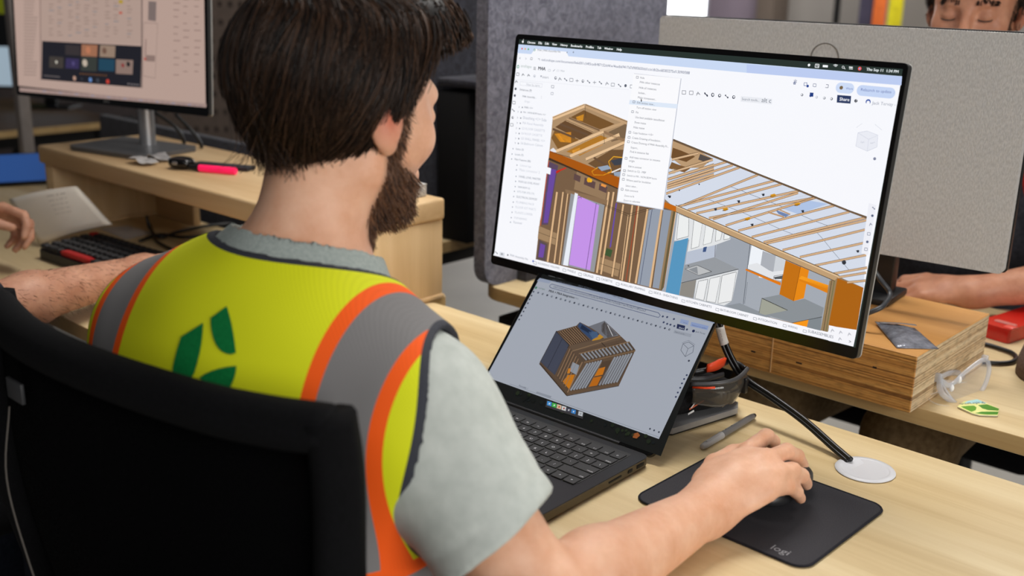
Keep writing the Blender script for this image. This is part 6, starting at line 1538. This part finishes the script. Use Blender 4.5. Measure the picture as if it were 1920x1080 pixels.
S.poly(m8((1215, 10), (1280, 14), (1276, 175), (1212, 165)), (132, 116, 112)); S.path(m8((1175, 185), (1290, 192), (1270, 640), (1170, 620)), 1, (150, 128, 120), True); S.poly(m8((1195, 450), (1270, 455), (1268, 505), (1193, 500)), (150, 126, 118)); S.dot(c8(1188, 482), 3, (190, 80, 70)); S.line(c8(1195, 320), c8(1190, 460), 2, (130, 100, 96))
for i in range(30): S.line(c8(350+i*44, 745+i*4.1), c8(375+i*44, 747+i*4.1), 1.6, (150, 128, 130) if i % 3 else (140, 150, 180))
S.build(lglass, emis('left_screen_glow', .80))
lt = Screen(LMF, .0002); lt.text('DELL', c8(848, 838), c8(898, 842), (150, 150, 150)); lt.build(lglass, M_INK, 'logo')
bx_ = prismo('stand_base', [(-.12, -.07), (-.095, -.085), (.11, -.085), (.125, -.06), (.125, .068), (.11, .085), (-.12, .085)], .0006, .0095, mat('base_grey', (104, 104, 106), .4, .4, var=.03), lm, bev=.002)
bm = BM(); tube(bm, [(.012, .035, .009), (.012, .035, .32)], .018, 20); bobj('stand_pole', bm, M_SILVER, lm, angle=40)
boxo('mount_block', (-.005, .018, .30), (.09, .03, .09), M_MONBACK, lm, bev=.006)
cw = thing('monitor_cable', 'black cables hanging behind the video call monitor', 'cable', (-2.15, 1.34, RZ))
for k_, (a, b, c_) in enumerate((((290, 210), (335, 245), (350, 288)), ((330, 215), (370, 258), (382, 290)))):
    pp = [pY(*a, 1.33), pY(*b, 1.345), pY(*c_, 1.37)-V((0, 0, .0)), pY(c_[0]+6, c_[1]+30, 1.40)]
    bm = BM(); tube(bm, [p-V(cw.location) for p in spline(pp, 8)], .0042, 8); bobj('cable', bm, M_RUBBER, cw, True)
# small things on the riser
kf = thing('earbud_case', 'small glossy black case lying on the pine riser', 'case', pz(341, 316, RZ), .3)
superell('case_body', (.028, .020, .0125), mat('gloss_black', (12, 12, 13), .15, var=0), kf, e=2.6, loc=(0, 0, .0127)); boxo('case_latch', (.0, -.0195, .014), (.012, .003, .006), M_SILVER, kf, bev=.001)
pm = thing('highlighter', 'pink and black highlighter pen on the pine riser', 'marker', pz(402, 324, RZ), .42)
bm = BM(); tube(bm, [(-.035, 0, .0075), (.05, 0, .0075)], .007, 10, flat=1.0); bobj('pen_body', bm, mat('pink_glow', (255, 30, 96), .4, var=0, emit=.35), pm, angle=50)  # plain plastic body given a faint glow of its own
bm = BM(); tube(bm, [(-.058, 0, .0075), (-.034, 0, .0075)], [.005, .0075], 10); bobj('pen_cap', bm, M_BLACK, pm, angle=50)
nb_ = thing('notepad', 'slim dark notepad beside the pink highlighter', 'notepad', pz(398, 316, RZ), .42)
boxo('pad_cover', (.02, .012, .0045), (.13, .03, .008), mat('pad_dark', (34, 34, 40), .6, var=0), nb_, bev=.001)
for i, (x, y_, w) in enumerate(((268, 303, .03), (300, 296, .026))):
    cpp = thing('paper_scrap', ('crumpled white paper scrap in front of the left monitor base', 'small folded white scrap beside the glossy black case')[i], 'paper', pz(x, y_+4, RZ))
    random.seed(20+i)
    gq = [[V((w*(u_-.5)*2.2, w*(v_-.5)*1.3, .004+random.uniform(0, .012)*(1 if 0 < u_ < 1 else .3))) for u_ in np.linspace(0, 1, 6)] for v_ in np.linspace(0, 1, 5)]
    sheet('paper', gq, mat('scrap_white', (176, 172, 170), .7, var=.1), cpp, .0006, False)
# keyboard with red accents
kb = thing('keyboard', 'black mechanical keyboard with red spacebar and red escape key', 'keyboard', (-2.208, .966, DZ), .06)
KBW, KBD = .325, .135
prismo('case', rrect(KBW, KBD, .008, 5, KBW/2, KBD/2), .0008, .020, mat('kb_case', (18, 18, 20), .5, var=0), kb, bev=.003)
kbk = BM(); box(kbk, (0, 0, .006), (.0172, .0172, .012), bev=.002, seg=1); kme = bpy.data.meshes.new('keycap'); kbk.to_mesh(kme); kbk.free(); kme.materials.append(mat('keycap_black', (26, 26, 29), .55, var=0))
kred = kme.copy(); kred.materials.clear(); kred.materials.append(mat('keycap_red', (190, 26, 28), .5, var=0))
kgr = kme.copy(); kgr.materials.clear(); kgr.materials.append(mat('keycap_grey', (44, 44, 48), .55, var=0))
for r_ in range(6):
    yk = .0135+r_*.0216
    if r_ == 0:
        xs = [(.012, 1.25), (.036, 1.25), (.060, 1.25)]+[(.1315, 6.1)]+[(.2, 1), (.2195, 1), (.239, 1), (.265, 1), (.2845, 1), (.304, 1)]
    else: xs = [(.0135+k_*.0199, 1) for k_ in range(16)]
    for k_, (xk, w) in enumerate(xs):
        red = (r_ == 0 and w > 3) or (r_ == 5 and k_ == 0)
        o = bpy.data.objects.new('keycap', kred if red else (kgr if (k_ in (0, 14, 15) and r_ < 5) else kme)); COL.objects.link(o); o.parent = kb; o.location = (xk, yk, .0195+.0012*r_); o.scale = (w*1.0 if w < 3 else w*1.02, 1, 1)
# open notebook with writing
nbk = thing('notebook', 'open notebook with a cream page leaning behind the keyboard', 'notebook', (-2.28, 1.05, DZ))
nA, nB_, nC, nD = pY(16, 374, 1.0), pY(142, 349, 1.075), pY(207, 420, 1.075), pz(74, 458, DZ+.004)
gq = []
for i in range(9):
    row = []
    for j in range(13):
        u_, v_ = j/12, i/8; p = nA.lerp(nB_, u_).lerp(nD.lerp(nC, u_), v_); row.append(p+V((0, -.006*math.sin(math.pi*u_), .004*math.sin(math.pi*u_)))-V(nbk.location))
    gq.append(row)
sheet('page', gq, mat('paper_cream', (236, 226, 212), .8, var=.03, scale=8), nbk, .001)
sheet('page_block', [[q+V((0, .0035, -.0012)) for q in row] for row in gq], mat('paper_edge', (190, 178, 164), .8, var=.05), nbk, .002)
_u = (nB_-nA).normalized(); _v = ((nA-nD)-_u*_u.dot(nA-nD)).normalized(); _w = _u.cross(_v)
if _w.dot(V(CO)-nA) < 0: _w = -_w
NF = Matrix(((_u.x, _v.x, _w.x, 0), (_u.y, _v.y, _w.y, 0), (_u.z, _v.z, _w.z, 0), (0, 0, 0, 1))); NF.translation = (nA+nB_+nC+nD)/4+_w*.012
S = Screen(NF)
for i in range(5): S.text('--- - -- ----'[:9+i], (88+i*4, 372+i*8), (122+i*3, 366+i*8), (176, 164, 154))
o = S.build(nbk, M_INK, 'handwriting'); o.matrix_local = Matrix.Translation(-V(nbk.location)) @ NF
# loose paper and cables near the keyboard
lp_ = thing('loose_sheet', 'flat loose sheet behind the keyboard', 'paper', pz(230, 437, DZ))
prismo('paper', [tuple((pz(*q, DZ)-V(lp_.location)).to_2d()) for q in ((185, 428), (240, 424), (285, 438), (235, 450))], .0006, .0012, mat('sheet_grey', (190, 184, 178), .8, var=.02), lp_)
lc = thing('desk_cables', 'tangled black cables on the left desk behind the yellow vest', 'cable', pz(330, 440, DZ))
for pts in (((275, 405), (282, 430), (300, 445), (330, 436), (380, 425), (440, 418)), ((262, 452), (300, 440), (345, 445), (400, 440)), ((280, 420), (290, 448), (310, 462), (330, 470))):
    pp = [pz(x, y_, DZ+.006+(.03 if (i_ == 0 and x == 275) else .002)) for i_, (x, y_) in enumerate(pts)]
    bm = BM(); tube(bm, [p-V(lc.location) for p in spline(pp, 8)], .0038, 8); bobj('cable', bm, M_RUBBER, lc, True)
mo2 = thing('computer_mouse', 'dark mouse under the left man\'s hand', 'mouse', (-1.845, 1.135, DZ), .2)
superell('shell', (.030, .055, .018), mat('mouse_grey', (38, 39, 41)), mo2, e=2.5, loc=(0, 0, .0182), deform=mdef)
superell('scroll_wheel', (.0035, .010, .010), M_BLACK, mo2, e=2.2, seg=12, rings=8, loc=(0, .032, .0225))

# ------------------------------------------------------------------ dim back row on the left
def lpx(x, y, X): return pX(x, y, X)
bd = desk('dim brown workbench in the background on the left', -4.95, -4.0, 1.55, 2.15, (-4.85, -4.1), tone=mat('dark_bench', (92, 70, 50), .6, var=.1, scale=6))
pst = thing('steel_post', 'tall grey steel post left of the pine riser', 'post', (pX(53, 300, -3.25).x, pX(53, 300, -3.25).y, 0))
boxo('upright', (0, 0, .75), (.035, .035, 1.5), mat('post_grey', (150, 142, 138), .5, .3, var=.04), pst, bev=.004); boxo('foot_plate', (0, 0, .004), (.10, .10, .008), M_BLACKM, pst, bev=.002)
bl = thing('tablet', 'tablet with a blue glowing screen at the left edge', 'tablet', (-3.06, 1.255, DZ), 1.18)
tr_ = Matrix.Rotation(-1.15, 3, 'X')
boxo('case', (0, 0, .036), (.26, .008, .15), M_SPACE, bl, bev=.003, rot=tr_)
boxo('screen_image', V((0, 0, .036))+tr_ @ V((0, -.0045, 0)), (.245, .001, .135), mat('blue_screen', (44, 84, 150), .4, emit=.45, var=0), bl, bev=0, rot=tr_)
boxo('prop', (0, .03, .018), (.1, .01, .035), M_BLACK, bl, bev=.002)
fm = thing('monitor', 'far monitor with pale lit screen under the left monitor', 'monitor', pX(95, 235, -4.5).to_2d().to_3d()+V((0, 0, DZ)), .7)
boxo('stand', (0, .03, .07), (.05, .03, .14), M_BLACK, fm, bev=.004); boxo('stand_base', (0, .03, .005), (.2, .14, .01), M_BLACK, fm, bev=.003)
boxo('panel', (0, 0, .23), (.50, .025, .30), M_BLACK, fm, bev=.004); boxo('screen_image', (-.02, -.0135, .17), (.36, .001, .16), mat('pale_screen', (170, 190, 205), .4, emit=.6, var=0), fm, bev=0)
hv = thing('hanging_vest', 'yellow safety vest hanging far back at the left edge', 'vest', pX(22, 20, -5.2), .8)
sheet('cloth', [[V((x+.01*math.sin(z*30), .02*math.sin(x*26), z)) for x in np.linspace(-.1, .1, 7)] for z in np.linspace(-.06, .35, 9)], mat('vest_yellow_far', (190, 205, 30), .8, var=.1), hv, .004); boxo('hanger', (0, 0, .36), (.2, .012, .012), M_BLACK, hv, bev=.003)
hk = thing('coat_rail', 'dark rail post carrying the far yellow vest', 'rail', (hv.location.x-.03, hv.location.y+.03, 0)); boxo('upright', (0, 0, .9), (.03, .03, 1.8), M_BLACK, hk, bev=.003); boxo('foot_plate', (0, 0, .005), (.2, .2, .01), M_BLACK, hk, bev=.002)
pg = thing('pegboard', 'brown perforated board behind the left monitor and hair', 'board', (-3.95, 2.75, 0), .75)
boxo('board', (0, 0, 1.0), (.9, .02, 1.2), mat('peg_brown', (128, 112, 102), .8, var=.06), pg, bev=.003)
for sx in (-.4, .4): boxo('leg', (sx, .03, .6), (.04, .04, 1.2), M_BLACKM, pg, bev=.003)
bm = BM()
for i in range(20):
    for j in range(14): box(bm, (-.41+i*.043, -.0105, .5+j*.075), (.014, .002, .022))
tag(bobj('peg_holes', bm, mat('peg_dark', (60, 50, 46), .9, var=0), pg), kind='stuff')
# hi-vis jackets on a rack far behind the man across
rk = thing('coat_rack', 'dark coat rack far behind the man across', 'rack', (-2.74, 6.2, 0)); 
boxo('upright', (-.3, 0, .85), (.03, .03, 1.7), M_BLACK, rk, bev=.003); boxo('upright', (.3, 0, .85), (.03, .03, 1.7), M_BLACK, rk, bev=.003); boxo('rail', (0, 0, 1.68), (.63, .03, .03), M_BLACK, rk, bev=.003)
for sx in (-.3, .3): boxo('foot', (sx, 0, .012), (.04, .4, .024), M_BLACK, rk, bev=.003)
for i, (x, c, nm) in enumerate(((-.095, (70, 66, 88), 'slate blue'), (-.02, (250, 120, 50), 'orange'), (.075, (236, 222, 30), 'bright yellow'))):
    jv = thing('hanging_vest', nm+' work vest on the far coat rack', 'vest', (-2.74+x, 6.15, .95), .1)
    sheet('cloth', [[V((xx*(1-.3*max(0, (z-.55)/.15)), .03*math.sin(xx*24+i), z)) for xx in np.linspace(-.034, .034, 9)*(1.3 if i == 2 else 1)] for z in np.linspace(0, .7, 9)], mat('rack_'+nm.split()[0], c, .8, var=.12, scale=12), jv, .006); boxo('hanger', (0, 0, .715), (.06, .014, .02), M_BLACK, jv, bev=.003)
# white carton and orange roll on the right end of the riser
wc = thing('white_carton', 'low white carton on the right end of the riser', 'carton', (-1.50, 1.345, RZ)); boxo('body', (0, 0, .011), (.10, .045, .0215), mat('carton_white', (196, 194, 190), .7, var=.03), wc, bev=.002); boxo('lid_flap', (0, 0, .0225), (.101, .046, .0018), mat('carton_lid', (206, 204, 200), .7, var=.03), wc, bev=.0006)
orl = thing('orange_pouch', 'orange pouch behind the bearded chin on the riser', 'pouch', (-1.60, 1.35, RZ)); superell('body', (.04, .022, .028), cloth('orange_cloth', (200, 92, 30), (226, 120, 50), 120), orl, e=2.8, loc=(0, 0, .0285)); boxo('zip', (0, -.021, .03), (.06, .003, .003), M_BLACK, orl, bev=.001)
# made-up black drawer box, added to darken the gap under the far desk
dp = thing('dark_fill_box', 'made-up black drawer box filling the dark under the far desk end', 'filler box', (-1.262, 1.79, 0))
boxo('body', (0, 0, .345), (.36, .46, .63), M_BLACK, dp, bev=.004)
for i, z in enumerate((.16, .37, .56)):
    dr = boxo('drawer', (0, -.236, z), (.34, .012, (.23, .18, .17)[i]), M_BLACKM, dp, bev=.003); boxo('handle', (0, -.247, z+.05), (.10, .010, .010), M_BLACK, dr, bev=.003)
for sx in (-.14, .14):
    for sy in (-.19, .19): boxo('foot', (sx, sy, .0155), (.03, .03, .029), M_BLACK, dp, bev=.003)
